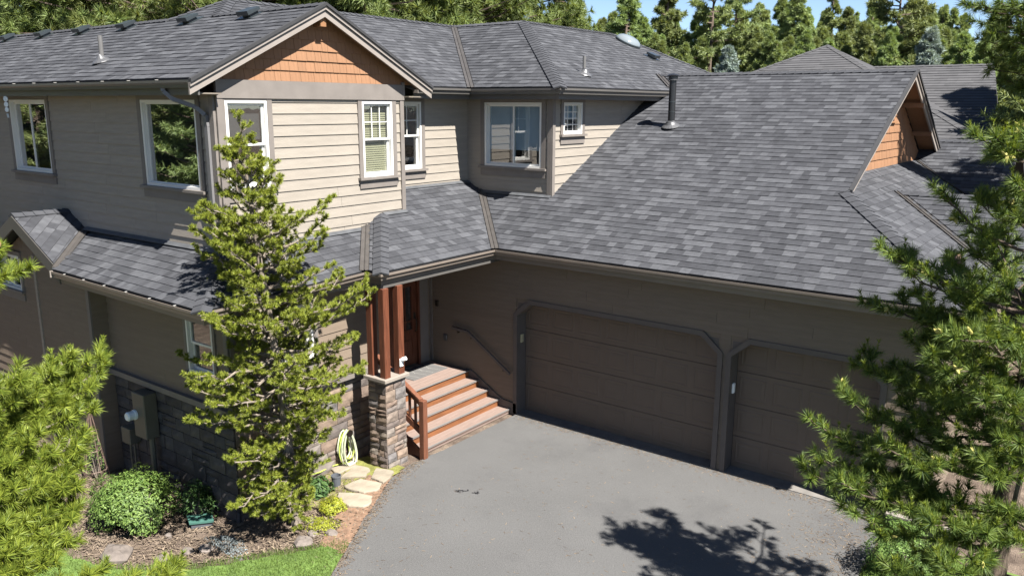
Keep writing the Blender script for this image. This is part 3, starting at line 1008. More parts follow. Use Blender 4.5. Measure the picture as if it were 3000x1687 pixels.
WINS = []
def window(w, u0, u1, z0, z1, kind, trim=0.09, head=0.1, sill=True, grid=None, blind=None, tm='trim', apron=0.14, depth=0.9, fm='vinyl', room='room', gl='glass'):
    """frame, sashes, panes, sill and apron, dark room behind; u0..z1 is the outer edge of the white frame"""
    fw = 0.042
    mb = MB()
    for a, b, c, d in ((u0, u1, z1 - fw, z1), (u0, u1, z0, z0 + fw), (u0, u0 + fw, z0 + fw, z1 - fw), (u1 - fw, u1, z0 + fw, z1 - fw)):
        w.bx(mb, a, b, c, d, -0.06, 0.03)
    win = mb.out('window', M[fm], house)
    a0, a1, b0, b1 = u0 + fw, u1 - fw, z0 + fw, z1 - fw
    sashes = []
    zm, um = (b0 + b1) / 2, (a0 + a1) / 2
    if kind == 'double':
        sashes = [(a0, a1, zm - 0.018, b1, -0.012), (a0, a1, b0, zm + 0.018, -0.045)]
    elif kind == 'slider':
        sashes = [(a0, um + 0.018, b0, b1, -0.045), (um - 0.018, a1, b0, b1, -0.012)]
    else:
        sashes = [(a0, a1, b0, b1, -0.03)]
    sw = 0.034 if kind != 'fixed' else 0.02
    for i, (p, q, r, t, dd) in enumerate(sashes):
        mb = MB()
        for a, b, c, d in ((p, q, t - sw, t), (p, q, r, r + sw), (p, p + sw, r + sw, t - sw), (q - sw, q, r + sw, t - sw)):
            w.bx(mb, a, b, c, d, dd - 0.028, dd)
        mb.out('sash', M[fm], win)
        mb = MB()
        V = [w.P(p + sw, r + sw, dd - 0.014), w.P(q - sw, r + sw, dd - 0.014), w.P(q - sw, t - sw, dd - 0.014), w.P(p + sw, t - sw, dd - 0.014)]
        mb.add(V, [(0, 1, 2, 3)]).out('pane', M[gl], win)
        if grid and grid[0] == i:
            for k in range(1, grid[1]):
                u = p + sw + (q - p - 2 * sw) * k / grid[1]
                w.bx(MB(), u - 0.007, u + 0.007, r + sw, t - sw, dd - 0.02, dd - 0.006).out('muntin', M[fm], win)
            for k in range(1, grid[2]):
                z = r + sw + (t - r - 2 * sw) * k / grid[2]
                w.bx(MB(), p + sw, q - sw, z - 0.007, z + 0.007, dd - 0.019, dd - 0.007).out('muntin', M[fm], win)
    if blind:
        bm_, mat_, z_lo = blind
        if bm_ == 'slats':
            proto = None
            k = 0
            z = b1 - 0.03
            while z > z_lo:
                V = [w.P(a0 + 0.01, z, -0.085), w.P(a1 - 0.01, z, -0.085), w.P(a1 - 0.01, z - 0.034, -0.072), w.P(a0 + 0.01, z - 0.034, -0.072)]
                if proto is None:
                    proto = build('slat', V, [(0, 1, 2, 3)], M[mat_], win, origin=V[0])
                else:
                    o = proto.copy()
                    o.name = 'slat'
                    place(o, V[0], win)
                z -= 0.037
        else:
            V = [w.P(a0, z_lo, -0.08), w.P(a1, z_lo, -0.08), w.P(a1, b1, -0.08), w.P(a0, b1, -0.08)]
            build('blind', V, [(0, 1, 2, 3)], M[mat_], win)
    # room behind
    mb = MB()
    V = [w.P(u0 - .08, z0 - .4, -0.1), w.P(u1 + .08, z0 - .4, -0.1), w.P(u1 + .08, z1 + .05, -0.1), w.P(u0 - .08, z1 + .05, -0.1),
         w.P(u0 - .08, z0 - .4, -depth), w.P(u1 + .08, z0 - .4, -depth), w.P(u1 + .08, z1 + .05, -depth), w.P(u0 - .08, z1 + .05, -depth)]
    mb.add(V, [(4, 5, 6, 7), (0, 1, 5, 4), (1, 2, 6, 5), (2, 3, 7, 6), (3, 0, 4, 7)])
    mb.out('room', M[room], win)
    if trim:
        w.board(u0 - trim, u0 - 0.002, z0, z1 + head, 'window_trim', tm, parent=win)
        w.board(u1 + 0.002, u1 + trim, z0, z1 + head, 'window_trim', tm, parent=win)
        w.board(u0 - 0.001, u1 + 0.001, z1 + 0.002, z1 + head, 'window_trim', tm, parent=win)
    if sill:
        w.board(u0 - trim - 0.03, u1 + trim + 0.03, z0 - 0.045, z0 - 0.002, 'sill', tm, d=0.085, parent=win)
        w.board(u0 - trim, u1 + trim, z0 - 0.047 - apron, z0 - 0.047, 'apron', tm, parent=win)
    return win

ZT = 5.90
# front gable wall (faces the drive)
wg = Wall('x', 0.681, [(-5.1, 3.55), (-1.365, 3.55), (-1.365, 5.93), (-5.1, 5.93)],
          [(-4.965, -4.25, 4.60, 5.87), (-2.35, -1.645, 4.61, 5.875)], z0=5.677 - 0.168 * 20)
window(wg, -4.965, -4.25, 4.60, 5.87, 'double', head=0.02, blind=('sheet', 'screen', 5.3))
window(wg, -2.35, -1.645, 4.61, 5.875, 'double', head=0.02, grid=(0, 3, 2), blind=('slats', 'blind', 4.66))
wg.board(-5.1, -1.40, 5.895, 6.155, 'frieze_board', 'trim', d=0.05)
wg.board(-5.10, -5.0, 3.6, 5.893, 'corner_board', 'trim', d=0.04)
wg.board(-1.455, -1.365, 3.6, 5.893, 'corner_board', 'trim', d=0.04)
wg.board(-1.40, -1.345, 5.895, 6.2, 'corner_board', 'trim', d=0.052)
# shakes of the gable triangle
ge = [(-5.45, 6.157), (-1.02, 6.157), (-3.235, 7.25)]
gb = MB()
gb.add([(0.672, u, z) for u, z in ge], [(0, 1, 2)])
gw = gb.out('gable_wall', M['shake'], house)
def shakes(x, tri, z0, rows, exp, parent, wmin=0.10, wmax=0.21, seed=3):
    rnd = random.Random(seed)
    for k in range(rows):
        za, zb = z0 + k * exp, z0 + (k + 1) * exp + 0.01
        u = min(p[0] for p in tri) - rnd.random() * 0.1
        while u < max(p[0] for p in tri):
            w = rnd.uniform(wmin, wmax)
            q = clip_rect(tri, u, u + w - 0.004, za - rnd.random() * 0.004, zb)
            u += w
            if len(q) < 3 or abs(area2(q)) < 4e-4:
                continue
            n = len(q)
            dd = rnd.random() * 0.003
            V = [(x + 0.004 + dd + 0.018 * (zb - z) / exp, a, z) for a, z in q] + [(x + 0.001, a, z) for a, z in q]
            F = [tuple(range(n))] + [(i, i + n, (i + 1) % n + n, (i + 1) % n) for i in range(n)]
            c = (x, sum(a for a, _ in q) / n, za)
            build('shake', V, F, M['shake'], parent, origin=c)
shakes(0.674, ge, 6.157, 7, 0.158, gw)
# shaded left wing wall
wl = Wall('y', -5.1, [(-9.5, 3.0), (0.681, 3.0), (0.681, 5.96), (-9.5, 5.96)],
          [(-1.243, 0.235, 4.57, 5.87), (-5.84, -4.39, 4.58, 5.873)], z0=5.677 - 0.168 * 20)
window(wl, -1.243, 0.235, 4.57, 5.87, 'fixed', trim=0.1, head=0.085, blind=('sheet', 'screen', 4.6), gl='glass_coated')
window(wl, -5.84, -4.39, 4.58, 5.873, 'slider', trim=0.1, head=0.085, blind=('sheet', 'screen', 4.7), gl='glass_coated')
wl.board(0.58, 0.683, 3.6, 5.95, 'corner_board', 'trim', d=0.04)
# narrow wall, bay wall, side wall of the bay
wn_ = Wall('x', 0.043, [(-1.365, 4.0), (1.183, 4.0), (1.183, 5.96), (-1.365, 5.96)], [(-0.93, -0.23, 4.615, 5.875)], z0=5.677 - 0.168 * 20)
window(wn_, -0.93, -0.23, 4.615, 5.875, 'double', head=0.085, grid=(0, 2, 2))
wb = Wall('y', 1.183, [(0.043, 3.9), (2.16, 3.9), (2.16, 5.96), (0.043, 5.96)], [(0.52, 1.925, 4.62, 5.873)], z0=5.677 - 0.168 * 20)
window(wb, 0.52, 1.925, 4.62, 5.873, 'slider', trim=0.1, head=0.085, blind=('sheet', 'curtain', 4.95))
wb.board(2.075, 2.162, 3.95, 5.95, 'corner_board', 'trim', d=0.04)
ws = Wall('x', 2.16, [(1.183, 3.9), (8.0, 3.9), (8.0, 5.96), (1.183, 5.96)], [(1.525, 2.21, 5.27, 5.878)], z0=5.677 - 0.168 * 20)
window(ws, 1.525, 2.21, 5.27, 5.878, 'fixed', head=0.08, grid=(0, 3, 4), blind=('sheet', 'curtain', 5.55))
ws.board(1.145, 1.235, 3.95, 5.95, 'corner_board', 'trim', d=0.04)
# orange gable over the garage
gt = [(2.3, zE(7.1, 9.87, LZ) - 0.1), (9.2, zE(7.1, 9.87, LZ) - 0.1), (9.2, 4.75), (6.06, 6.44), (2.3, 4.6)]
gb = MB()
gb.add([(7.092, u, z) for u, z in gt], [(0, 1, 2, 3, 4)])
gw2 = gb.out('gable_wall', M['shake'], house)
shakes(7.094, gt, 4.645, 11, 0.168, gw2, 0.13, 0.30, seed=9)
lv = MB()
for k in range(5):
    zz = 5.52 + 0.09 * k
    lv.bar((7.13, 5.95 - 0.02, zz), (7.13, 6.40 - 0.05 * k, zz), 0.05, 0.02)
lv.out('gable_vent', M['orange'], gw2)
# lower storey
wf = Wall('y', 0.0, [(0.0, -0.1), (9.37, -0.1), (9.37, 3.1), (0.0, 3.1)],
          [(2.25, 6.23, -0.1, 2.217), (6.46, 8.68, -0.1, 2.217)], z0=2.3 - 0.168 * 20, mat='siding_shade')
we = Wall('x', 0.0, [(-2.7, 0.4), (0.0, 0.4), (0.0, 3.1), (-2.7, 3.1)], [(-1.24, -0.33, 0.66, 2.50)], z0=0.66, mat='siding_shade')
wr = Wall('x', 9.37, [(0.0, -0.4), (7.0, -0.4), (7.0, 3.2), (0.0, 3.2)], z0=0.0, mat='siding_shade')
wr.board(0.0, 0.1, -0.3, 3.07, 'corner_board', 'trim', d=0.03)
wf.board(9.26, 9.402, -0.05, 3.07, 'corner_board', 'garage_trim', d=0.03)
wf.board(0.0, 0.08, 0.66, 3.07, 'corner_board', 'trim', d=0.03)
we.board(-0.328, -0.09, 0.66, 3.0, 'trim_board', 'trim', d=0.03)
wp = Wall('x', 1.12, [(-5.45, 1.38), (-2.7, 1.38), (-2.7, 3.06), (-5.45, 3.06)], [(-4.65, -3.95, 1.9, 2.8)], z0=1.38, mat='siding_shade')
window(wp, -4.65, -3.95, 1.9, 2.8, 'double', head=0.1, grid=(0, 3, 2))
wp.board(-5.45, -5.36, 1.5, 3.05, 'corner_board', 'trim', d=0.03)
wq = Wall('y', -5.45, [(-2.27, 1.40), (1.12, 1.40), (1.12, 3.06), (-2.27, 3.06)], [(0.085, 0.765, 1.86, 2.79)], z0=1.40, mat='siding_shade')
window(wq, 0.085, 0.765, 1.86, 2.79, 'double', trim=0.06, head=0.08, apron=0.02)
wq.board(1.03, 1.122, 1.5, 3.05, 'corner_board', 'trim', d=0.03)
wx = Wall('y', -5.72, [(-9.0, -0.6), (-2.27, -0.6), (-2.27, 3.1), (-2.67, 3.1), (-4.02, 3.78), (-5.4, 3.1), (-9.0, 3.1)], [(-5.55, -4.72, 2.48, 3.12)], z0=1.40, mat='siding_shade')
window(wx, -5.55, -4.72, 2.48, 3.12, 'slider', trim=0.07, head=0.08)
wx.board(-4.19, -4.11, -0.4, 3.2, 'trim_board', 'siding', d=0.03)
wx.board(-2.36, -2.268, -0.5, 3.08, 'corner_board', 'trim', d=0.03)
wx.board(-9, -5.75, 0.3, 0.62, 'skirt_board', 'gutter_dark', d=0.06)
wz = Wall('x', -2.27, [(-5.72, -0.6), (-5.45, -0.6), (-5.45, 3.06), (-5.72, 3.06)], z0=1.4, planks=False, mat='siding_shade')
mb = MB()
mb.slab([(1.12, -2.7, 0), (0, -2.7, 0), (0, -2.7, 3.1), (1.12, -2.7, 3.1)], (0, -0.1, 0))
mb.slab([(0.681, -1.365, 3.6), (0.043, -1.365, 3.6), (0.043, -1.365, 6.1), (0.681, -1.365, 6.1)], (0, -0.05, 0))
mb.out('wall', M['siding_shade'], house)

# stone base: rough blocks, each its own stone, in courses
def stone_block(u0, u1, z0, z1, put, d, rnd, parent, name='stone', mat='stone'):
    """put(u, z, depth) maps to the world"""
    nu, nz = 4, 3
    V, idx = [], {}
    g = 0.006
    u0, u1, z0, z1 = u0 + g, u1 - g, z0 + g, z1 - g
    ju = [(rnd.random() - 0.5) * 0.018 for _ in range(4)]
    for i in range(nu):
        for j in range(nz):
            a, b = i / (nu - 1), j / (nz - 1)
            edge = i in (0, nu - 1) or j in (0, nz - 1)
            cz = (0.5 - abs(b - 0.5)) * 0.02
            u = u0 + (u1 - u0) * a + (ju[0] * (1 - b) + ju[1] * b if i == 0 else (ju[2] * (1 - b) + ju[3] * b if i == nu - 1 else (rnd.random() - .5) * 0.02))
            z = z0 + (z1 - z0) * b + (rnd.random() - 0.5) * 0.008
            dep = d * (0.45 + 0.25 * rnd.random()) if edge else d * (0.85 + 0.45 * rnd.random())
            idx[i, j] = len(V)
            V.append(put(u, z, dep + cz * 0))
    F = [(idx[i, j], idx[i + 1, j], idx[i + 1, j + 1], idx[i, j + 1]) for i in range(nu - 1) for j in range(nz - 1)]
    ring = [idx[i, 0] for i in range(nu)] + [idx[nu - 1, j] for j in range(1, nz)] + [idx[i, nz - 1] for i in range(nu - 2, -1, -1)] + [idx[0, j] for j in range(nz - 2, 0, -1)]
    back = []
    for r in ring:
        back.append(len(V))
    base = len(V)
    inv = {v: k for k, v in idx.items()}
    for r in ring:
        i, j = inv[r]
        V.append(put(u0 + (u1 - u0) * i / (nu - 1), z0 + (z1 - z0) * j / (nz - 1), 0.0))
    n = len(ring)
    for i in range(n):
        F.append((ring[i], base + i, base + (i + 1) % n, ring[(i + 1) % n]))
    c = put((u0 + u1) / 2, (z0 + z1) / 2, 0)
    t = rnd.random()
    build(name, V, F, M[mat], parent, tone=[t] * len(F), origin=c)

def stone_face(u0, u1, z0, z1, put, parent, rnd, hmin=0.09, hmax=0.17, wmin=0.14, wmax=0.34, d=0.035, mat='stone'):
    z = z0
    while z < z1 - 0.03:
        h = min(rnd.uniform(hmin, hmax), z1 - z)
        if z1 - z - h < 0.05:
            h = z1 - z
        u = u0
        while u < u1 - 0.02:
            w = rnd.uniform(wmin, wmax)
            if u1 - u - w < 0.07:
                w = u1 - u
            if h > 0.13 and rnd.random() < 0.25:
                stone_block(u, u + w, z, z + h / 2, put, d, rnd, parent, mat=mat)
                stone_block(u, u + w, z + h / 2, z + h, put, d, rnd, parent, mat=mat)
            else:
                stone_block(u, u + w, z, z + h, put, d, rnd, parent, mat=mat)
            u += w
        z += h
rs = random.Random(5)
mb = MB()
mb.box(-2.26, 1.10, -5.44, -5.3, -0.6, 1.37)
mb.box(0.98, 1.10, -5.44, -2.75, -0.5, 1.37)
sw_ = mb.out('stone_base', M['mortar'], house)
stone_face(-2.25, 1.10, -0.42, 1.36, lambda u, z, d: (u, -5.44 - d, z), sw_, rs, 0.17, 0.30, 0.26, 0.62, 0.04, 'stone_shade')
stone_face(-5.44, -2.75, -0.38, 1.36, lambda u, z, d: (1.10 + d, u, z), sw_, rs, 0.15, 0.28, 0.24, 0.55, 0.03)
mb = MB()
mb.box(-2.27, 1.19, -5.54, -5.43, 1.365, 1.455)
mb.out('ledge', M['trim'], sw_)
mb = MB()
mb.box(1.09, 1.20, -5.43, -2.75, 1.365, 1.455)
mb.out('ledge', M['trim'], sw_)

# ---------------------------------------------------------------- garage doors
def garage_door(u0, u1, ztop, cols):
    y = 0.25
    mb = MB()
    mb.slab([(u0, y + 0.03, -0.02), (u1, y + 0.03, -0.02), (u1, y + 0.03, ztop), (u0, y + 0.03, ztop)], (0, 0.02, 0))
    d = mb.out('garage_door', M['door'], house)
    h = ztop / 4
    proto = None
    for r in range(4):
        b = MB()
        b.bbox(u0 + 0.002, u1 - 0.002, y, y + 0.03, r * h + 0.004, (r + 1) * h - 0.004, 0.004)
        b.out('section', M['door'], d)
        pw = (u1 - u0) / cols
        for c in range(cols):
            a0, a1 = u0 + c * pw + 0.05, u0 + (c + 1) * pw - 0.05
            z0, z1 = r * h + 0.09, (r + 1) * h - 0.085
            if proto is None:
                b = MB()
                # stamped panel: raised rim, sunken groove, raised field
                rings = [(0, 0.0), (0.014, 0.005), (0.026, 0.005), (0.036, 0.001), (0.05, 0.001), (0.08, 0.005)]
                V, F = [], []
                for g, dd in rings:
                    V += [(a0 + g, y - dd, z0 + g), (a1 - g, y - dd, z0 + g), (a1 - g, y - dd, z1 - g), (a0 + g, y - dd, z1 - g)]
                for k in range(len(rings) - 1):
                    for i in range(4):
                        j = (i + 1) % 4
                        F.append((4 * k + i, 4 * k + j, 4 * k + 4 + j, 4 * k + 4 + i))
                k = 4 * (len(rings) - 1)
                F.append((k, k + 1, k + 2, k + 3))
                b.add(V, F)
                proto = b.out('panel', M['door'], d, origin=(a0, y, z0))
            else:
                o = proto.copy()
                o.name = 'panel'
                place(o, (a0, y, z0), d)
    # jambs, head and cut corners
    ch = 0.28
    j = MB()
    j.box(u0 - 0.02, u0 + 0.001, 0.002, 0.25, -0.02, ztop)
    j.box(u1 - 0.001, u1 + 0.02, 0.002, 0.25, -0.02, ztop)
    j.box(u0 + 0.002, u1 - 0.002, 0.002, 0.25, ztop - 0.001, ztop + 0.02)
    j.slab([(u0, 0.001, ztop), (u0 + ch + 0.02, 0.001, ztop), (u0, 0.001, ztop - ch + 0.03)], (0, 0.23, 0))
    j.slab([(u1, 0.001, ztop), (u1 - ch - 0.02, 0.001, ztop), (u1, 0.001, ztop - ch + 0.03)], (0, 0.23, 0))
    j.out('door_jamb', M['garage_trim'], d)
    t = 0.085
    inn = [(u0, 0), (u0, ztop - ch + 0.03), (u0 + ch + 0.02, ztop), (u1 - ch - 0.02, ztop), (u1, ztop - ch + 0.03), (u1, 0)]
    outr = [(u0 - t, 0), (u0 - t, ztop - ch + 0.06), (u0 + ch - 0.01, ztop + t), (u1 - ch + 0.01, ztop + t), (u1 + t, ztop - ch + 0.06), (u1 + t, 0)]
    for i in range(5):
        b = MB()
        b.slab([(inn[i][0], -0.042, inn[i][1]), (inn[i + 1][0], -0.042, inn[i + 1][1]), (outr[i + 1][0], -0.042, outr[i + 1][1]), (outr[i][0], -0.042, outr[i][1])], (0, 0.04, 0))
        b.out('door_trim', M['garage_trim'], d)
    return d
gd1 = garage_door(2.25, 6.23, 2.217, 7)
gd2 = garage_door(6.46, 8.68, 2.217, 4)
for d, x, z in ((gd1, 2.252, 1.42), (gd2, 6.462, 1.33)):
    b = MB()
    b.bbox(x, x + 0.03, 0.06, 0.14, z, z + 0.16, 0.006)
    b.out('keypad', M['white' if x > 3 else 'blind'], d)
mb = MB()
mb.box(2.24, 6.24, -0.035, 0.26, -0.05, 0.012)
mb.box(6.45, 8.69, -0.035, 0.26, -0.05, 0.012)
mb.out('threshold', M['concrete'], house)
mb = MB()
mb.slab([(2.0, 0.3, -0.1), (9.3, 0.3, -0.1), (9.3, 0.3, 2.5), (2.0, 0.3, 2.5)], (0, 0.05, 0))
mb.out('sheathing', M['deck'], house)

# ---------------------------------------------------------------- entry door, small wall fittings
mb = MB()
y0, y1, z0, z1 = -1.24, -0.33, 0.66, 2.50
for a, b, c, d in ((y0, y0 + 0.06, z0, z1), (y1 - 0.06, y1, z0, z1), (y0 + 0.06, y1 - 0.06, z1 - 0.06, z1)):
    mb.box(-0.1, 0.03, a, b, c, d)
ed = mb.out('entry_door', M['wood'], house)
a, b = y0 + 0.06, y1 - 0.06
mb = MB()
mb.box(-0.07, -0.02, a, a + 0.12, z0 + 0.03, z1 - 0.06)
mb.box(-0.07, -0.02, b - 0.12, b, z0 + 0.03, z1 - 0.06)
mb.box(-0.07, -0.02, a + 0.12, b - 0.12, z1 - 0.2, z1 - 0.06)
mb.box(-0.07, -0.02, a + 0.12, b - 0.12, z0 + 0.03, z0 + 0.22)
mb.box(-0.07, -0.02, a + 0.12, b - 0.12, 1.30, 1.42)
mb.box(-0.065, -0.03, a + 0.12, b - 0.12, z0 + 0.22, 1.30)
mb.out('leaf', M['wood'], ed)
mb = MB()
mb.bbox(-0.045, -0.012, a + 0.19, b - 0.19, z0 + 0.3, 1.22, 0.02)
mb.out('panel', M['wood'], ed)
mb = MB()
for k in (1, 2):
    yy = a + 0.12 + (b - a - 0.24) * k / 3
    mb.box(-0.06, -0.024, yy - 0.012, yy + 0.012, 1.42, z1 - 0.2)
mb.box(-0.06, -0.0245, a + 0.12, b - 0.12, 1.58, 1.605)
mb.out('muntin', M['wood'], ed)
mb = MB()
mb.add([(-0.045, a + 0.12, 1.42), (-0.045, b - 0.12, 1.42), (-0.045, b - 0.12, z1 - 0.2), (-0.045, a + 0.12, z1 - 0.2)], [(0, 1, 2, 3)])
mb.out('pane', M['glass'], ed)
mb = MB()
mb.slab([(-0.3, y0, z0), (-0.3, y1, z0), (-0.3, y1, z1), (-0.3, y0, z1)], (-0.05, 0, 0))
mb.out('room', M['room'], ed)
mb = MB()
mb.tube([(0.0, b - 0.06, 1.36), (0.035, b - 0.06, 1.40), (0.045, b - 0.06, 1.5), (0.035, b - 0.06, 1.62), (0.0, b - 0.06, 1.66)], 0.013, 6)
mb.bbox(-0.02, -0.005, b - 0.09, b - 0.03, 1.62, 1.76, 0.01)
mb.out('handle', M['handle'], ed)
for nm, x, z, mt in (('doorbell', 0.222, 1.90, 'handle'), ('outlet_cover', 0.436, 1.22, 'galv')):
    mb = MB()
    mb.bbox(x - 0.045, x + 0.045, -0.045, -0.019, z - 0.06, z + 0.06, 0.008)
    mb.out(nm, M[mt], house)
# wall rail beside the steps
mb = MB()
mb.bar((0.66, -0.085, 1.475), (1.08, -0.085, 1.452), 0.042, 0.05)
mb.bar((1.07, -0.085, 1.456), (2.12, -0.085, 0.79), 0.042, 0.05)
hr = mb.out('handrail', M['garage_trim'], house)
for x, z in ((0.8, 1.44), (1.15, 1.38), (1.95, 0.87)):
    mb = MB()
    mb.tube([(x, -0.015, z - 0.05), (x, -0.08, z - 0.05), (x, -0.085, z - 0.01)], 0.009, 6)
    mb.out('bracket', M['handle'], hr)

# ---------------------------------------------------------------- stone pillar, timber posts and beams of the porch
px0, px1, py0, py1 = 1.62, 1.99, -3.235, -2.815
mb = MB()
mb.box(px0, px1, py0, py1, -0.1, 1.42)
pil = mb.out('stone_pillar', M['mortar'], house)
rs = random.Random(21)
stone_face(px0 - 0.02, px1 + 0.02, -0.06, 1.42, lambda u, z, d: (u, py0 - d - 0.015 * (z < 0.2), z), pil, rs, 0.10, 0.2, 0.13, 0.26, 0.03)
stone_face(py0 - 0.02, py1 + 0.02, -0.06, 1.42, lambda u, z, d: (px1 + d + 0.015 * (z < 0.2), u, z), pil, rs, 0.10, 0.2, 0.14, 0.3, 0.03)
stone_face(py0, py1, -0.06, 1.42, lambda u, z, d: (px0 - d, u, z), pil, rs, 0.12, 0.2, 0.2, 0.3, 0.03)
stone_face(px0, px1, -0.06, 1.42, lambda u, z, d: (u, py1 + d, z), pil, rs, 0.12, 0.2, 0.2, 0.3, 0.03)
mb = MB()
mb.bbox(px0 - 0.07, px1 + 0.07, py0 - 0.07, py1 + 0.07, 1.47, 1.525, 0.008)
mb.box(px0 - 0.02, px1 + 0.02, py0 - 0.02, py1 + 0.02, 1.42, 1.472)
mb.out('pillar_cap', M['capstone'], pil)
for cx, cy in ((1.945, -3.185), (1.945, -2.865), (1.66, -3.185)):
    mb = MB()
    mb.bbox(cx - 0.062, cx + 0.062, cy - 0.062, cy + 0.062, 1.525, 3.0, 0.007)
    mb.out('porch_post', M['wood'], house)
mb = MB()
mb.bbox(1.84, 1.96, -3.24, -0.05, 3.0, 3.074, 0.006)
mb.bbox(1.13, 1.838, -3.24, -3.12, 3.0, 3.074, 0.006)
mb.out('porch_beam', M['gutter_dark'], house)

# ---------------------------------------------------------------- downspout, meter boxes on the left wall
mb = MB()
pts = [(0.10, -5.52, 6.03), (0.11, -5.52, 5.98), (0.19, -5.44, 5.88), (0.42, -5.24, 5.77), (0.52, -5.16, 5.66), (0.535, -5.15, 5.5), (0.535, -5.15, 3.80)]
for i in range(len(pts) - 1):
    mb.bar(pts[i], pts[i + 1], 0.075, 0.055, up=(0, 1, 0.2) if i > 3 else (0.3, 0.6, 0.8))
mb.out('downspout', M['downspout'], house)
mb = MB()
mb.bbox(-1.29, -0.93, -5.70, -5.475, 0.55, 1.30, 0.012)
mb.tube([(-1.0, -5.58, 0.56), (-1.0, -5.58, -0.4)], 0.045, 8)
mt = mb.out('meter_box', M['meter'], house)
mb = MB()
mb.lathe((-1.22, -5.70, 0.92), [(0.085, 0), (0.085, 0.03), (0.075, 0.035), (0.075, 0.13), (0.06, 0.15)], 16, (0, -1, 0))
mb.out('meter_dial', M['meterglass'], mt)
mb = MB()
mb.bbox(-1.82, -1.55, -5.66, -5.475, 0.29, 0.56, 0.01)
mb.tube([(-1.75, -5.56, 0.3), (-1.75, -5.56, -0.4)], 0.018, 6)
mb.tube([(-1.62, -5.56, 0.3), (-1.62, -5.56, -0.4)], 0.018, 6)
mb.out('junction_box', M['meter'], house)

# ---------------------------------------------------------------- roof fittings
def on_plane(fn, x, y):
    return Vector(fn(x, y))
def roof_vent(fn, n, x, y, w=0.30, l=0.26, h=0.10, yaw_x=True):
    """slant-top attic vent: flange, throat and overhanging hood"""
    p = on_plane(fn, x, y)
    U = Vector((1, 0, 0)) if yaw_x else Vector((0, 1, 0))
    Vv = n.cross(U).normalized()
    if Vv.z < 0:
        Vv = -Vv
    b = MB()
    def ob(u0, u1, v0, v1, h0, h1, top=0.0):
        q = []
        for hh in (h0, h1):
            for uu, vv in ((u0, v0), (u1, v0), (u1, v1), (u0, v1)):
                t = top if hh == h1 and vv == v1 else 0
                q.append(p + U * uu + Vv * vv + n * (hh - t))
        b.add(q, [(0, 3, 2, 1), (4, 5, 6, 7), (0, 1, 5, 4), (1, 2, 6, 5), (2, 3, 7, 6), (3, 0, 4, 7)])
    ob(-w * 0.62, w * 0.62, -l * 0.55, l * 0.75, 0.0, 0.022)
    ob(-w * 0.33, w * 0.33, -l * 0.28, l * 0.4, 0.02, h)
    ob(-w * 0.5, w * 0.5, -l * 0.5, l * 0.5, h * 0.62, h * 1.3, 0.02)
    b.out('roof_vent', M['vent'], house, origin=tuple(p))
for x in (-9.53, -7.79, -6.13, -4.42, -2.36, -0.63):
    roof_vent(F_, nS, x, -3.46)
roof_vent(Q_, nE, 0.88, 7.6, yaw_x=False)
def vent_pipe(fn, n, x, y, h, r=0.033):
    p = on_plane(fn, x, y)
    b = MB()
    b.tube([p, p + Vector((0, 0, h))], r, 10)
    pp = b.out('vent_pipe', M['pipe'], house, origin=tuple(p))
    b = MB()
    b.lathe(p + n * 0.01, [(0.16, 0), (0.15, 0.012), (0.085, 0.05), (0.045, 0.10), (0.036, 0.12)], 14, (n + Vector((0, 0, 0.6))).normalized())
    b.out('flashing_boot', M['galv'], pp)
vent_pipe(F_, nS, -2.70, -4.90, 0.42, 0.038)
vent_pipe(Q_, nE, 2.07, 2.42, 0.36)
p = on_plane(A_, 3.37, 3.78)
b = MB()
b.tube([p, p + Vector((0, 0, 0.98))], 0.072, 16)
ch = b.out('chimney_pipe', M['black'], house, origin=tuple(p))
b = MB()
b.lathe(p + Vector((0, 0, 0.93)), [(0.073, 0), (0.105, 0.005), (0.105, 0.018), (0.092, 0.02), (0.092, 0.085), (0.118, 0.088), (0.122, 0.10), (0.08, 0.125), (0.02, 0.135)], 18)
b.out('chimney_cap', M['galv'], ch)
b = MB()
b.lathe(p + Vector((0, 0, 0.93)), [(0.09, 0.022), (0.094, 0.023), (0.094, 0.083), (0.09, 0.084)], 18)
b.lathe(p + Vector((0, 0, 1.015)), [(0.119, 0.003), (0.124, 0.014), (0.082, 0.04), (0.02, 0.052)], 18)
b.out('cap_band', M['black'], ch)
b = MB()
b.lathe(p + Vector((0, 0, 0.50)), [(0.073, 0), (0.077, 0.004), (0.077, 0.012), (0.073, 0.016)], 16)
b.lathe(p + Vector((0, 0, 0.30)), [(0.073, 0), (0.0765, 0.003), (0.0765, 0.008), (0.073, 0.011)], 16)
b.out('pipe_joint', M['vent'], ch)
b = MB()
b.lathe(p + nS * 0.012, [(0.19, 0), (0.185, 0.01), (0.12, 0.05), (0.085, 0.10), (0.078, 0.12)], 18, (nS + Vector((0, 0, 0.8))).normalized())
b.out('flashing_boot', M['galv'], ch)
# tubular skylight: low dome on a curb
c = on_plane(Q_, 0.05, 7.78)
b = MB()
b.lathe(c, [(0.36, 0), (0.36, 0.05), (0.33, 0.055)], 24, nE)
sk = b.out('skylight', M['vent'], house, origin=tuple(c))
b = MB()
b.lathe(c + nE * 0.05, [(0.345, 0), (0.34, 0.02), (0.30, 0.075), (0.22, 0.12), (0.11, 0.145), (0.01, 0.15)], 24, nE)
b.out('dome', M['acrylic'], sk, smooth=True)
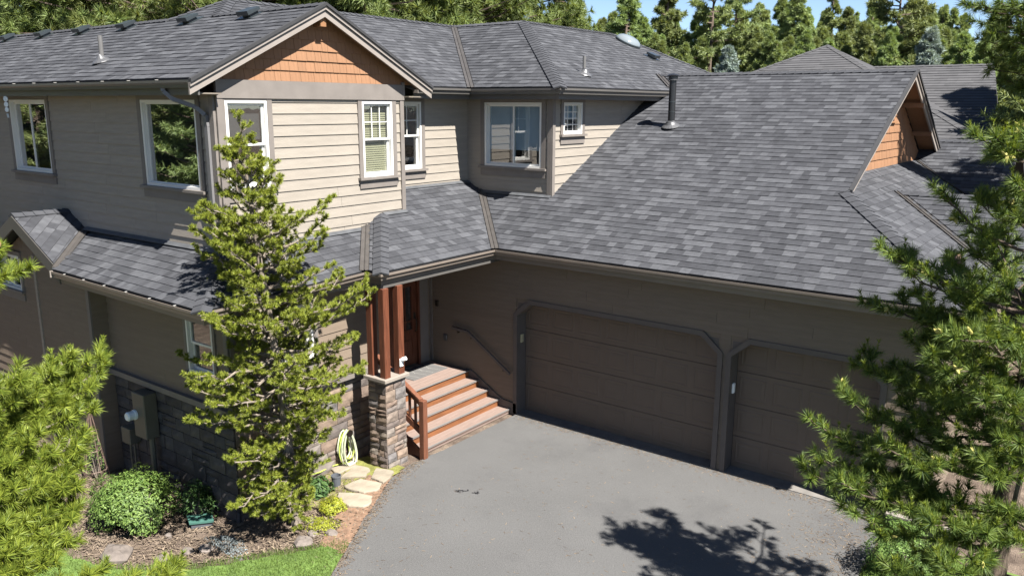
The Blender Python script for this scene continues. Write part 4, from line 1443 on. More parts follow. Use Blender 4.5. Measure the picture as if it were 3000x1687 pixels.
# metal flashing strips where the low roofs meet the upper walls
b = MB()
def strip(a, c, n, w=0.09):
    a, c = Vector(a), Vector(c)
    d = (c - a).normalized()
    s = n.cross(d)
    if s.z > 0:
        s = -s
    b.slab([a + n * 0.03, c + n * 0.03, c + s * w + n * 0.028, a + s * w + n * 0.028], -n * 0.01)
strip((0.70, -2.3, 3.745), (0.70, -5.1, 3.725), nE)
strip((0.70, -5.12, 3.71), (-3.35, -5.12, 3.69), nS)
strip((0.70, -1.37, zE(0.70, 2.083, LZ)), (0.70, -1.95, zE(0.70, 2.083, LZ)), nE)
strip((0.062, 1.15, zE(0.062, 2.083, LZ)), (0.062, -1.36, zE(0.062, 2.083, LZ)), nE)
strip((0.42, 1.164, zS(1.164, -0.5, LZ)), (2.18, 1.164, zS(1.164, -0.5, LZ)), nS)
b.out('wall_flashing', M['flash'], house)
# ================================================================ GROUND
EDGE = [(-2.0, 2.25), (-2.64, 2.23), (-2.83, 2.19), (-3.40, 2.30), (-3.78, 2.47), (-4.17, 2.70), (-4.68, 2.96), (-5.22, 3.29), (-5.93, 3.71), (-7.5, 4.75), (-10, 6.4), (-30, 18)]
def edge_x(y):
    if y >= EDGE[0][0]:
        return EDGE[0][1]
    for (a, xa), (b, xb) in zip(EDGE, EDGE[1:]):
        if b <= y <= a:
            return xa + (xb - xa) * (y - a) / (b - a)
    return EDGE[-1][1]
def gz(x, y):
    d = edge_x(y) - x - 0.1
    if d <= 0:
        return -0.02
    t = min(1.0, d / 3.0)
    return -0.02 - 0.36 * t * t * (3 - 2 * t)

def sheet(xs, ys, zf, lift, keep=None):
    V, F, ix = [], [], {}
    for i, x in enumerate(xs):
        for j, y in enumerate(ys):
            ix[i, j] = len(V)
            V.append((x, y, zf(x, y) + lift))
    for i in range(len(xs) - 1):
        for j in range(len(ys) - 1):
            if keep is None or keep((xs[i] + xs[i + 1]) / 2, (ys[j] + ys[j + 1]) / 2):
                F.append((ix[i, j], ix[i + 1, j], ix[i + 1, j + 1], ix[i, j + 1]))
    return V, F
fine = [i * 0.12 for i in range(-70, 42)]
xs = [-900, -300, -100, -40, -20, -12] + [v for v in fine if -8.4 <= v <= 5] + [8, 14, 30, 100, 300, 900]
ys = [-900, -300, -100, -40, -20, -14] + [i * 0.12 for i in range(-100, 5)] + [3, 10, 30, 60, 100, 300, 900]
V, F = sheet(xs, ys, lambda x, y: gz(x, y) + (0.012 * math.sin(x * 9.1) * math.sin(y * 7.7) - 0.014 if -8 < x < 5 and -11 < y < 0 else -0.03), 0)
build('ground', V, F, M['ground'], kind='structure')

# driveway: asphalt slab with a real edge on the planted side
left = [(edge_x(y) + 0.012 * math.sin(y * 11) + 0.008 * math.sin(y * 29), y) for y in [-2.05 - 0.1 * i for i in range(100)]]
right = [(9.3, -0.02), (9.05, -0.3), (8.98, -0.7), (9.02, -1.2), (9.01, -1.6), (9.05, -2.4), (9.2, -4), (9.6, -6), (10.4, -9), (12.5, -14)]
poly = [(2.25, -0.036)] + left + [(left[-1][0] + 2, -13)] + right[::-1]
bm = bmesh.new()
vs = [bm.verts.new((x, y, 0.0)) for x, y in poly]
f = bm.faces.new(vs)
r = bmesh.ops.extrude_face_region(bm, geom=[f])
for g in r['geom']:
    if isinstance(g, bmesh.types.BMVert):
        g.co.z -= 0.07
bmesh.ops.triangulate(bm, faces=[q for q in bm.faces if len(q.verts) > 4])
bmesh.ops.recalc_face_normals(bm, faces=bm.faces)
me = bpy.data.meshes.new('driveway')
bm.to_mesh(me)
bm.free()
me.materials.append(M['asphalt'])
place(bpy.data.objects.new('driveway', me), kind='structure')

# lawn with blades, mossy soil by the stepping stones, needle litter along the drive
LAWN = [(-2.5, -7.6), (-0.47, -7.47), (-0.01, -7.4), (0.39, -7.27), (0.69, -7.14), (0.99, -6.91), (1.53, -6.51), (2.17, -6.06), (2.67, -5.75), (2.92, -5.49), (3.25, -5.25)]
def lawn_edge(x):
    for (xa, ya), (xb, yb) in zip(LAWN, LAWN[1:]):
        if xa <= x <= xb:
            return ya + (yb - ya) * (x - xa) / (xb - xa)
    return LAWN[0][1] if x < LAWN[0][0] else LAWN[-1][1]
V, F = [], []
N = 90
for i in range(N + 1):
    x = -2.5 + 5.8 * i / N
    top = lawn_edge(x) + 0.02 * math.sin(x * 17) + 0.015 * math.sin(x * 41)
    for j in range(14):
        y = top - 6.5 * (j / 13) ** 1.6
        xx = min(x, edge_x(y) - 0.03) if x > 2 else x
        xx = x + (edge_x(y) - 0.03 - 3.3) * max(0, (x + 2.5) / 5.8) ** 3 if y < -5.25 else min(x, edge_x(y) - 0.03)
        V.append((xx, y, gz(xx, y) + 0.012))
for i in range(N):
    for j in range(13):
        a = i * 14 + j
        F.append((a, a + 1, a + 15, a + 14))
build('lawn', V, F, M['lawn'], kind='structure')
def blades(n, inside, zf, hmin, hmax, w, spread=0.5, seed=3):
    rng = np.random.RandomState(seed)
    P = []
    while len(P) < n:
        p = inside(rng)
        if p:
            P.append((p[0], p[1], zf(*p)))
    P = np.array(P)
    h = rng.uniform(hmin, hmax, (n, 1))
    d = np.concatenate([rng.normal(0, spread, (n, 2)), np.ones((n, 1))], 1)
    d /= np.linalg.norm(d, axis=1, keepdims=True)
    a = rng.uniform(0, 6.283, n)
    s = np.stack([np.cos(a), np.sin(a), np.zeros(n)], 1) * w
    V = np.stack([P - s, P + s, P + d * h], 1).reshape(-1, 3)
    return V, np.arange(3 * n).reshape(-1, 3)
def in_lawn(rng):
    x, y = rng.uniform(-1.6, 4.6), -4.9 - 4.0 * rng.rand() ** 1.3
    if x < edge_x(y) - 0.02 and y < lawn_edge(x) + rng.normal(0, 0.05):
        return (x, y)
V, F = blades(60000, in_lawn, lambda x, y: gz(x, y) + 0.005, 0.025, 0.06, 0.004)
np_build('grass', V, F, M['grass'], kind='stuff')
def patch(name, mat, inside, x0, x1, y0, y1, step, lift):
    xs_ = [x0 + i * step for i in range(int((x1 - x0) / step) + 1)]
    ys_ = [y0 + i * step for i in range(int((y1 - y0) / step) + 1)]
    V, F = sheet(xs_, ys_, gz, lift, inside)
    return build(name, V, F, M[mat], kind='structure')
wob = lambda x, y: 0.07 * math.sin(x * 6.3 + 1) * math.sin(y * 5.1) + 0.04 * math.sin(x * 17 + y * 13)
path = patch('stepping_stone_path', 'moss', lambda x, y: -4.75 < y < -3.05 + wob(x, y) and 0.75 + wob(y, x) < x < edge_x(y) - 0.06 + wob(x, y) * 0.3 and x < 2.75, 0.4, 3.0, -4.8, -2.9, 0.05, 0.008)
patch('needle_litter', 'litter', lambda x, y: edge_x(y) - 0.42 + 2 * wob(x, y) < x < edge_x(y) - 0.01 and -5.45 + wob(x, y) < y < -3.5, 1.8, 3.5, -5.5, -3.4, 0.04, 0.014)
V, F = blades(5000, lambda r: (lambda x, y: (x, y) if x < edge_x(y) - 0.03 else None)(r.uniform(0.9, 3.0), r.uniform(-4.7, -3.1)), lambda x, y: gz(x, y), 0.01, 0.03, 0.004, 0.9, 8)
np_build('moss_tufts', V, F, M['grass'], kind='stuff')

V, F = sheet([9.06 + 0.2 * i for i in range(60)], [-14 + 0.2 * i for i in range(68)], lambda x, y: 0.0, -0.004, lambda x, y: x > 9.0 + max(0, -2 - y) * 0.12 + max(0, -7 - y) * 0.5)
build('lawn', V, F, M['lawn'], kind='structure')
V, F = blades(26000, lambda r: (lambda x, y: (x, y) if x > 9.02 + max(0, -2 - y) * 0.12 else None)(r.uniform(9.0, 12.5), r.uniform(-6.0, -0.7)), lambda x, y: -0.01, 0.04, 0.12, 0.005, 0.5, 12)
np_build('grass', V, F, M['grass'], kind='stuff')

# pale needle / chip litter scattered on the bed
def litter(n, seed):
    rng = np.random.RandomState(seed)
    P = []
    while len(P) < n:
        x, y = rng.uniform(-3.0, 3.3), rng.uniform(-7.3, -3.6)
        if x < edge_x(y) - 0.02 and y > lawn_edge(x) and not (x < 1.12 and y > -5.45):
            P.append((x, y, gz(x, y) + 0.012))
    P = np.array(P)
    a = rng.uniform(0, 6.283, n)
    L = rng.uniform(0.015, 0.05, n)
    d = np.stack([np.cos(a), np.sin(a), rng.normal(0, .25, n)], 1) * L[:, None]
    s = np.stack([-np.sin(a), np.cos(a), np.zeros(n)], 1) * rng.uniform(0.002, 0.009, n)[:, None]
    V = np.stack([P - d - s, P + d - s, P + d + s, P - d + s], 1).reshape(-1, 3)
    return V, np.arange(4 * n).reshape(-1, 4)
V, F = litter(9000, 4)
M['chips'] = leaf_material('bark_chips_and_needles', (0.06, 0.042, 0.030), (0.20, 0.155, 0.11), 0.0, 0.9)
np_build('bark_litter', V, F, M['chips'], kind='stuff')

# needles and grit blown against the drive edge and the garage doors
rng = np.random.RandomState(19)
P = []
for _ in range(1100):
    y = rng.uniform(-6.5, -2.7)
    P.append((edge_x(y) + abs(rng.normal(0, 0.09)) + 0.01, y, 0.004))
for _ in range(900):
    P.append((rng.uniform(2.3, 8.9), -0.05 - abs(rng.normal(0, 0.12)), 0.004))
for _ in range(1500):
    P.append((8.9 - abs(rng.normal(0, 0.5)), rng.uniform(-5, -0.1), 0.004))
for _ in range(700):
    P.append((rng.uniform(3.2, 8.8), rng.uniform(-6, -0.2), 0.004))
P = np.array(P)
n = len(P)
a = rng.uniform(0, 6.283, n)
L = rng.uniform(0.008, 0.035, n)
dd = np.stack([np.cos(a), np.sin(a), np.zeros(n)], 1) * L[:, None]
ss = np.stack([-np.sin(a), np.cos(a), np.zeros(n)], 1) * rng.uniform(0.0012, 0.005, n)[:, None]
np_build('needle_debris', np.stack([P - dd - ss, P + dd - ss, P + dd + ss, P - dd + ss], 1).reshape(-1, 3), np.arange(4 * n).reshape(-1, 4), M['chips'], kind='stuff')

# small dark scuffs on the asphalt
rng = np.random.RandomState(23)
n = 45
P = np.stack([rng.uniform(3.43, 3.66, n), np.zeros(n), np.full(n, 0.0035)], 1)
P[:, 1] = -3.19 + (P[:, 0] - 3.43) * 0.7 + rng.normal(0, 0.022, n)
P[:, 0] += (P[:, 0] > 3.57) * 0.1
a = rng.uniform(0, 6.283, n)
L = rng.uniform(0.008, 0.03, n)
dd = np.stack([np.cos(a), np.sin(a), np.zeros(n)], 1) * L[:, None]
ss = np.stack([-np.sin(a), np.cos(a), np.zeros(n)], 1) * rng.uniform(0.003, 0.010, n)[:, None]
np_build('asphalt_scuffs', np.stack([P - dd - ss, P + dd - ss, P + dd + ss, P - dd + ss], 1).reshape(-1, 3), np.arange(4 * n).reshape(-1, 4), M['deck'], kind='stuff')

# stepping-stone path
def flagstone(pts, name='flagstone', parent=path, mat='flag', h=0.045):
    cx, cy = sum(p[0] for p in pts) / len(pts), sum(p[1] for p in pts) / len(pts)
    rnd = random.Random(int(cx * 1000))
    ring = []
    for i, p in enumerate(pts):
        q = pts[(i + 1) % len(pts)]
        for k in range(4):
            t = k / 4
            j = rnd.uniform(-0.014, 0.014)
            ring.append((p[0] + (q[0] - p[0]) * t + j, p[1] + (q[1] - p[1]) * t + j * 0.8))
    n = len(ring)
    V = []
    for s, z in ((1.02, -0.03), (1.0, h * 0.75), (0.965, h)):
        for x, y in ring:
            V.append((cx + (x - cx) * s, cy + (y - cy) * s, gz(cx, cy) + (gz(x, y) - gz(cx, cy)) * 0.7 + z))
    V.append((cx, cy, gz(cx, cy) + h * 1.02))
    F = []
    for k in (0, 1):
        for i in range(n):
            j = (i + 1) % n
            F.append((k * n + i, k * n + j, k * n + n + j, k * n + n + i))
    for i in range(n):
        F.append((2 * n + i, 2 * n + (i + 1) % n, 3 * n))
    return build(name, V, F, M[mat], parent, origin=(cx, cy, gz(cx, cy)))
for pts in ([(0.96, -3.66), (1.38, -3.80), (1.42, -3.44), (1.28, -3.26), (1.0, -3.42)], [(1.58, -3.90), (1.46, -3.44), (1.79, -3.43), (1.92, -3.69)],
            [(2.06, -3.70), (1.87, -3.38), (2.18, -3.30), (2.27, -3.43), (2.36, -3.69)], [(1.90, -4.10), (1.94, -3.80), (2.34, -3.73), (2.47, -3.92), (2.35, -4.11), (2.1, -4.16)],
            [(1.99, -4.32), (2.32, -4.17), (2.55, -4.12), (2.70, -4.28), (2.69, -4.44), (2.48, -4.55), (2.2, -4.5)]):
    flagstone(pts)
for i, (x, y, r, lab) in enumerate(((2.69, -5.55, 0.15, 'flat pinkish fieldstone at the lawn edge near the drive'), (2.62, -5.33, 0.09, 'small pale stone among the golden ground cover'),
                    (2.86, -5.20, 0.11, 'low tan stone in the red needle litter beside the drive'), (2.26, -5.08, 0.10, 'smooth white rock beside the slim pine trunk'),
                    (0.5, -6.27, 0.06, 'single white pebble in front of the dark shrub'), (0.2, -6.96, 0.10, 'grey stone under the front of the round bush'),
                    (0.45, -7.02, 0.24, 'wide flat grey rock edging the bed below the round bush'), (1.07, -6.70, 0.13, 'tan rock on the bed edge left of the pine shadow'),
                    (1.35, -6.20, 0.12, 'pale rock half inside the pine shadow'), (1.15, -6.36, 0.10, 'light rock in the dappled bed behind the lawn'),
                    (-0.63, -6.55, 0.05, 'small grey-white stone left of the round bush'), (1.02, -3.86, 0.09, 'white rock beside the coiled hose'))):
    rnd = random.Random(i + 50)
    n = 9
    ring = [(x + r * rnd.uniform(.8, 1.15) * math.cos(6.283 * k / n), y + r * rnd.uniform(.6, .9) * math.sin(6.283 * k / n)) for k in range(n)]
    z0 = gz(x, y)
    V, F = [], []
    for s, hh in ((1.0, -0.03), (1.03, r * 0.18), (0.75, r * 0.42), (0.3, r * 0.5)):
        for p, q in ring:
            V.append((x + (p - x) * s + rnd.uniform(-1, 1) * r * .05, y + (q - y) * s + rnd.uniform(-1, 1) * r * .05, z0 + hh + rnd.uniform(-1, 1) * r * .06))
    for k in range(3):
        for a in range(n):
            F.append((k * n + a, k * n + (a + 1) % n, k * n + n + (a + 1) % n, k * n + n + a))
    F.append(tuple(3 * n + a for a in range(n)))
    tag(build('rock', V, F, M['rock'], origin=(x, y, z0)), lab, 'rock', 'loose rocks edging the planting bed')

# ================================================================ STEPS
steps = thing('entry_steps', (1.5, -1.3, 0.0), 'wooden entry steps with orange risers, pale treads and a short railing', 'steps')
NOSE = [1.08, 1.335, 1.59, 1.84, 2.10]
LEV = [0.655, 0.51, 0.365, 0.22, 0.075]
ya, yb = -2.56, -0.045
back = [0.02] + [n - 0.03 for n in NOSE[:-1]]
for i, (n, z) in enumerate(zip(NOSE, LEV)):
    if i == 0:
        k = 0
        x = 0.02
        while x < n - 0.02:
            w = min(0.132, n - x)
            mb = MB()
            mb.bbox(x, x + w - 0.004, ya + 0.02, yb, z - 0.028, z, 0.004)
            mb.out('deck_board', M['tread'], steps)
            x += w
    else:
        mb = MB()
        mid = (back[i] + n) / 2
        mb.bbox(back[i], mid - 0.003, ya + 0.01, yb, z - 0.028, z, 0.004)
        mb.out('tread', M['tread'], steps)
        mb = MB()
        mb.bbox(mid + 0.003, n, ya + 0.01, yb, z - 0.028, z, 0.004)
        mb.out('tread', M['tread'], steps)
    mb = MB()
    mb.box(n - 0.018, n + 0.004, ya + 0.012, yb - 0.002, z - 0.012, z + 0.003)
    mb.out('nosing_strip', M['strip'], steps)
    lo = LEV[i + 1] if i < 4 else -0.02
    mb = MB()
    mb.box(n - 0.045, n - 0.022, ya + 0.015, yb - 0.004, lo + 0.001, z - 0.029)
    mb.out('riser', M['riser' if i < 4 else 'tread'], steps)
mb = MB()
sk = [(0.02, -0.03), (2.14, -0.03), (2.14, 0.10), (1.10, 0.70), (0.02, 0.70)]
mb.slab([(x, ya - 0.004, z) for x, z in sk], (0, -0.032, 0))
mb.out('stringer', M['post'], steps)
mb = MB()
sk = [(1.0, 0.665), (1.12, 0.665), (1.38, 0.52), (1.63, 0.375), (1.88, 0.235), (2.24, 0.20), (2.24, -0.02), (1.0, -0.02)]
mb.slab([(x, -0.022, z) for x, z in sk], (0, -0.02, 0))
mb.out('wall_skirt', M['garage_trim'], steps)
mb = MB()
mb.bbox(2.16, 2.265, -2.66, -2.555, -0.04, 1.03, 0.006)
mb.out('newel_post', M['post'], steps)
sl = 0.145 / 0.255
rail = lambda x, off: (x, -2.61, 1.0 + off + (2.2 - x) * sl)
for off, w, h in ((-0.045, 0.055, 0.09), (0.012, 0.085, 0.03), (-0.56, 0.045, 0.10)):
    mb = MB()
    mb.bar(rail(2.17, off), rail(1.15, off), w, h, up=(0, 0, 1))
    mb.out('rail', M['post'], steps)
for x in (2.04, 1.91, 1.78, 1.65, 1.52, 1.39, 1.26):
    mb = MB()
    mb.bar(rail(x, -0.52), rail(x, -0.08), 0.035, 0.035, up=(1, 0, 0))
    mb.out('baluster', M['post'], steps)
# doormat
mb = MB()
mb.bbox(0.10, 0.66, -1.20, -0.22, 0.655, 0.668, 0.004)
o = mb.out('doormat', M['mat'], origin=(0.38, -0.71, 0.655))
tag(o, 'grey rubber doormat with pale crossing lines on the landing', 'doormat')
mb = MB()
for k in range(5):
    yy = -1.12 + 0.2 * k
    mb.bar((0.13, yy, 0.6695), (0.63, yy + 0.1, 0.6695), 0.012, 0.003)
    if k < 4:
        mb.bar((0.13, yy + 0.16, 0.6697), (0.40, yy + 0.02, 0.6697), 0.012, 0.003)
mb.out('pale_line', M['matline'], o)
# security camera on the right post
sc = thing('security_camera', (2.01, -2.89, 1.72), 'small white security camera clipped to a timber porch post', 'camera')
mb = MB()
mb.bbox(2.008, 2.03, -2.93, -2.85, 1.66, 1.79, 0.008)
mb.out('mount', M['white'], sc)
mb = MB()
mb.lathe((2.03, -2.89, 1.77), [(0.03, 0), (0.034, 0.01), (0.034, 0.07), (0.028, 0.08)], 12, (0.8, 0.45, 0.35))
mb.out('lens_housing', M['white'], sc)

# ================================================================ GARDEN THINGS
pt = thing('plant_pot', (1.69, -4.08, gz(1.69, -4.08)), 'empty dark plastic nursery pot on the mossy soil', 'pot')
mb = MB()
z0 = gz(1.69, -4.08)
mb.lathe((1.69, -4.08, z0), [(0.066, 0), (0.076, 0.16), (0.082, 0.162), (0.082, 0.185), (0.072, 0.185), (0.062, 0.03)], 18)
mb.out('body', M['pot'], pt)
hz = gz(1.2, -3.45)
hose = thing('garden_hose', (1.13, -3.45, 0.3), 'coiled yellow and white garden hose hung on the stone wall', 'hose')
rnd = random.Random(3)
for k in range(9):
    w, h = rnd.uniform(0.09, 0.15), rnd.uniform(0.24, 0.33)
    cy = -3.45 + rnd.uniform(-.03, .03)
    tilt = rnd.uniform(-0.05, 0.05)
    pts = []
    for i in range(29):
        t = 2 * math.pi * i / 28
        z = 0.52 - h + h * math.cos(t)
        y = cy + w * math.sin(t) * (0.55 + 0.45 * (0.52 - z) / (2 * h)) * 1.3 + tilt * (0.52 - z)
        x = 1.18 + 0.016 * k + 0.10 * max(0, 0.2 - z)
        pts.append((x, y, max(z, hz + 0.06)))
    mb = MB()
    mb.tube(pts, 0.012, 6)
    if k == 0:
        mb.tube([(1.2, -3.5, hz + .07), (1.1, -3.7, hz + .05), (1.15, -3.95, hz + .06), (1.2, -4.2, 0.0), (1.17, -4.3, 0.4), (1.16, -4.25, 0.6)], 0.012, 6)
    mb.out('coil', M['hose' if k % 3 == 0 else 'hose_white'], hose, smooth=True)
mb = MB()
mb.lathe((1.13, -3.45, 0.50), [(0.02, 0), (0.02, 0.2), (0.06, 0.2), (0.06, 0.22)], 10, (1, 0, 0))
mb.out('hanger', M['handle'], hose)
ub = thing('valve_box', (0.56, -5.78, -0.38), 'green plastic utility box lid set in the mulch', 'utility box')
mb = MB()
mb.slab([(0.35, -5.88, -0.27), (0.60, -5.99, -0.27), (0.82, -5.72, -0.27), (0.58, -5.60, -0.27)], (0, 0, -0.03))
mb.out('lid', M['green_lid'], ub)
mb = MB()
mb.slab([(0.38, -5.87, -0.3), (0.60, -5.96, -0.3), (0.79, -5.72, -0.3), (0.58, -5.62, -0.3)], (0, 0, -0.2))
mb.out('body', M['pot'], ub)
# wire obelisk trellis with a dry vine
tr = thing('wire_trellis', (-2.2, -5.98, -0.38), 'thin wire obelisk trellis with a dry vine beside the wall corner', 'trellis')
mb = MB()
top = Vector((-2.2, -5.98, 0.95))
for k in range(5):
    t = 2 * math.pi * k / 5
    mb.tube([(-2.2 + 0.22 * math.cos(t), -5.98 + 0.22 * math.sin(t), -0.4), top], 0.006, 5)
for z, r in ((-0.2, 0.195), (0.15, 0.135), (0.5, 0.08)):
    mb.tube([(-2.2 + r * math.cos(2 * math.pi * k / 10), -5.98 + r * math.sin(2 * math.pi * k / 10), z) for k in range(11)], 0.005, 5)
mb.out('wire_frame', M['wire'], tr)
mb = MB()
for k in range(9):
    a = rnd.uniform(0, 6.28)
    pts = [(-2.2 + 0.15 * math.cos(a), -5.98 + 0.15 * math.sin(a), -0.38)]
    for i in range(7):
        a += rnd.uniform(-.6, .9)
        z = -0.38 + 0.17 * (i + 1)
        r = 0.2 * (1 - (i + 1) / 8.5)
        pts.append((-2.2 + r * math.cos(a), -5.98 + r * math.sin(a), z))
    mb.tube(pts, 0.004, 4)
mb.out('vine_stem', M['wire'], tr)
# hanging ornament of three discs under the eave
wc = thing('hanging_ornament', (-5.04, -5.5, 5.93), 'string of three pale glass discs hanging from the eave beside the slider window', 'wind ornament')
mb = MB()
mb.tube([(-5.04, -5.5, 5.93), (-5.04, -5.5, 5.62)], 0.004, 5)
mb.out('cord', M['wire'], wc)
for z, r in ((5.885, 0.048), (5.79, 0.045), (5.70, 0.042)):
    mb = MB()
    mb.lathe((-5.04, -5.492, z), [(0.012, 0), (r, 0.002), (r, 0.014), (0.012, 0.016)], 16, (0.35, -0.93, 0))
    mb.out('disc', M['meterglass'], wc, smooth=False)
mb = MB()
mb.bar((-5.04, -5.5, 5.63), (-5.02, -5.5, 5.56), 0.03, 0.008)
mb.out('tail', M['meterglass'], wc)

# ================================================================ NEIGHBOUR HOUSE
nb = thing('neighbour_house', (3.0, 17.0, 0.0), 'neighbouring house with plain grey hip roofs, seen behind the garage roof', 'house')
def nroof(polys, e=0.19):
    r, fr = roof(polys, expo=e, wide=(0.3, 0.8), thick=0.014, mat='shingle_far', singles=False, parent=nb)
    return r
n1 = lambda x, y: (x, y, 8.05 - 0.5 * (20 - y))
start = len(SHING)
r1 = nroof([[n1(-5.5, 13), n1(8.6, 13), n1(1.62, 20)]])
n2 = lambda x, y: (x, y, 7.24 - 0.5 * (20.2 - y))
r2 = nroof([[n2(4.6, 14.0), n2(8.3, 14.0), n2(7.05, 20.2), n2(2.0, 20.2), n2(2.0, 18.6)]])
mb = MB()
mb.slab([(1.62, 20, 8.05), (-5.5, 13, 4.55), (-5.5, 22.6, 4.55)], (0, 0, -0.08))
mb.slab([(1.62, 20, 8.05), (-5.5, 22.6, 4.55), (8.6, 22.6, 4.55)], (0, 0, -0.08))
mb.slab([(1.62, 20, 8.04), (8.6, 22.6, 4.55), (8.6, 13, 4.55)], (0, 0, -0.08))
mb.slab([(7.05, 20.2, 7.23), (7.0, 22.6, 6.03), (2.0, 22.6, 6.0), (2.0, 20.2, 7.23)], (0, 0, -0.08))
mb.out('roof_deck', M['shingle_far'], nb, tone=None)
caps((8.6, 13, 4.55), (1.62, 20, 8.05), nS, nE, r1, mat='shingle_far', expo=0.3)
caps((-5.5, 13, 4.55), (1.62, 20, 8.05), nS, nW_, r1, mat='shingle_far', expo=0.3)
caps(n2(7.0, 20.2), n2(3.2, 20.2), nS, nN_, r2, mat='shingle_far', expo=0.3)
old = SHING[:]
del SHING[:start]
flush_shingles(0)
mb = MB()
mb.box(-4.8, 8.0, 13.6, 22, -0.4, 4.6)
mb.slab([(6.9, 21.9, 5.9), (6.95, 20.2, 7.1), (8.05, 14.6, 4.35), (8.05, 14.6, -0.4), (6.9, 21.9, -0.4)], (-0.1, 0, 0))
mb.box(5.0, 8.0, 14.6, 14.8, -0.4, 4.3)
mb.out('wall', M['siding'], nb)
mb = MB()
mb.tube([(5.72, 15.8, 5.0), (5.72, 15.8, 5.55)], 0.09, 10)
mb.lathe((5.72, 15.8, 5.5), [(0.13, 0), (0.13, 0.12), (0.1, 0.15)], 12)
mb.out('vent_pipe', M['galv'], nb)
# low planter wall past the garage corner
pl = thing('planter_box', (9.2, -0.9, 0.0), 'low brown timber planter with a pale cap board beside the garage corner', 'planter')
mb = MB()
mb.box(9.06, 9.95, -0.62, -0.56, -0.05, 0.33)
mb.box(9.06, 9.12, -0.558, -0.02, -0.05, 0.33)
mb.out('board', M['garage_trim'], pl)
mb = MB()
mb.bbox(9.03, 9.98, -0.65, -0.55, 0.331, 0.36, 0.005)
mb.out('cap_board', M['fascia'], pl)
# ================================================================ TREES AND SHRUBS
def unit(v):
    return v / np.maximum(np.linalg.norm(v, axis=-1, keepdims=True), 1e-9)

def needle_fan(A, B, n, length, width, rng, lo=0.25, spread=0.75, lenvar=0.25, tip=0.35):
    """A, B (k,3): twigs. n needles on each, leaning forward round the twig; returns triangles"""
    k = len(A)
    ax = unit(B - A)
    t = lo + (1 - lo) * rng.rand(k, n)
    nt = int(n * tip)
    t[:, :nt] = 0.88 + 0.12 * rng.rand(k, nt)
    base = A[:, None, :] + (B - A)[:, None, :] * t[..., None]
    r = unit(rng.normal(size=(k, n, 3)))
    r = unit(r - ax[:, None, :] * (r * ax[:, None, :]).sum(-1, keepdims=True))
    f = rng.uniform(0.25, 1.0, (k, n, 1))
    d = unit(ax[:, None, :] * f + r * spread)
    L = length * (1 + lenvar * rng.uniform(-1, 1, (k, n, 1)))
    side = unit(np.cross(d, unit(rng.normal(size=(k, n, 3))))) * width
    V = np.stack([base - side, base + side, base + d * L], 2).reshape(-1, 3)
    return V

def tri_faces(V):
    return np.arange(len(V)).reshape(-1, 3)

CONE = None
def cone_mesh(mat, length, radius, rng, name):
    """tapered cone whose scales stand proud in a spiral"""
    V, F = [], []
    rings, seg = 9, 10
    for i in range(rings + 1):
        t = i / rings
        r = radius * (math.sin(math.pi * (0.08 + 0.86 * t)) ** 0.75) * (1.0 - 0.35 * t)
        for k in range(seg):
            a = 2 * math.pi * (k + 0.5 * (i % 2)) / seg
            rr = r * (1.14 if (k + i) % 2 == 0 else 0.86)
            V.append((rr * math.cos(a), rr * math.sin(a), length * t))
    for i in range(rings):
        for k in range(seg):
            F.append((i * seg + k, i * seg + (k + 1) % seg, (i + 1) * seg + (k + 1) % seg, (i + 1) * seg + k))
    F.append(tuple(range(seg - 1, -1, -1)))
    F.append(tuple(rings * seg + k for k in range(seg)))
    me = bpy.data.meshes.new(name)
    me.from_pydata(V, [], F)
    me.materials.append(mat)
    return me

def add_cone(me, at, direction, parent, scale=1.0):
    o = bpy.data.objects.new('pine_cone', me)
    place(o, at, parent)
    o.rotation_euler = Vector(direction).to_track_quat('Z', 'Y').to_euler()
    o.scale = (scale,) * 3
    return o

def curve(a, b, sag, n=7, lift=0.0):
    """branch line from a to b, hanging by sag in the middle and lifting at the end"""
    a, b = np.array(a, float), np.array(b, float)
    t = np.linspace(0, 1, n)[:, None]
    p = a + (b - a) * t
    p[:, 2] -= (sag * 4 * t * (1 - t))[:, 0]
    p[:, 2] += (lift * np.maximum(0, t - 0.7) / 0.3)[:, 0] * 0.0
    return p

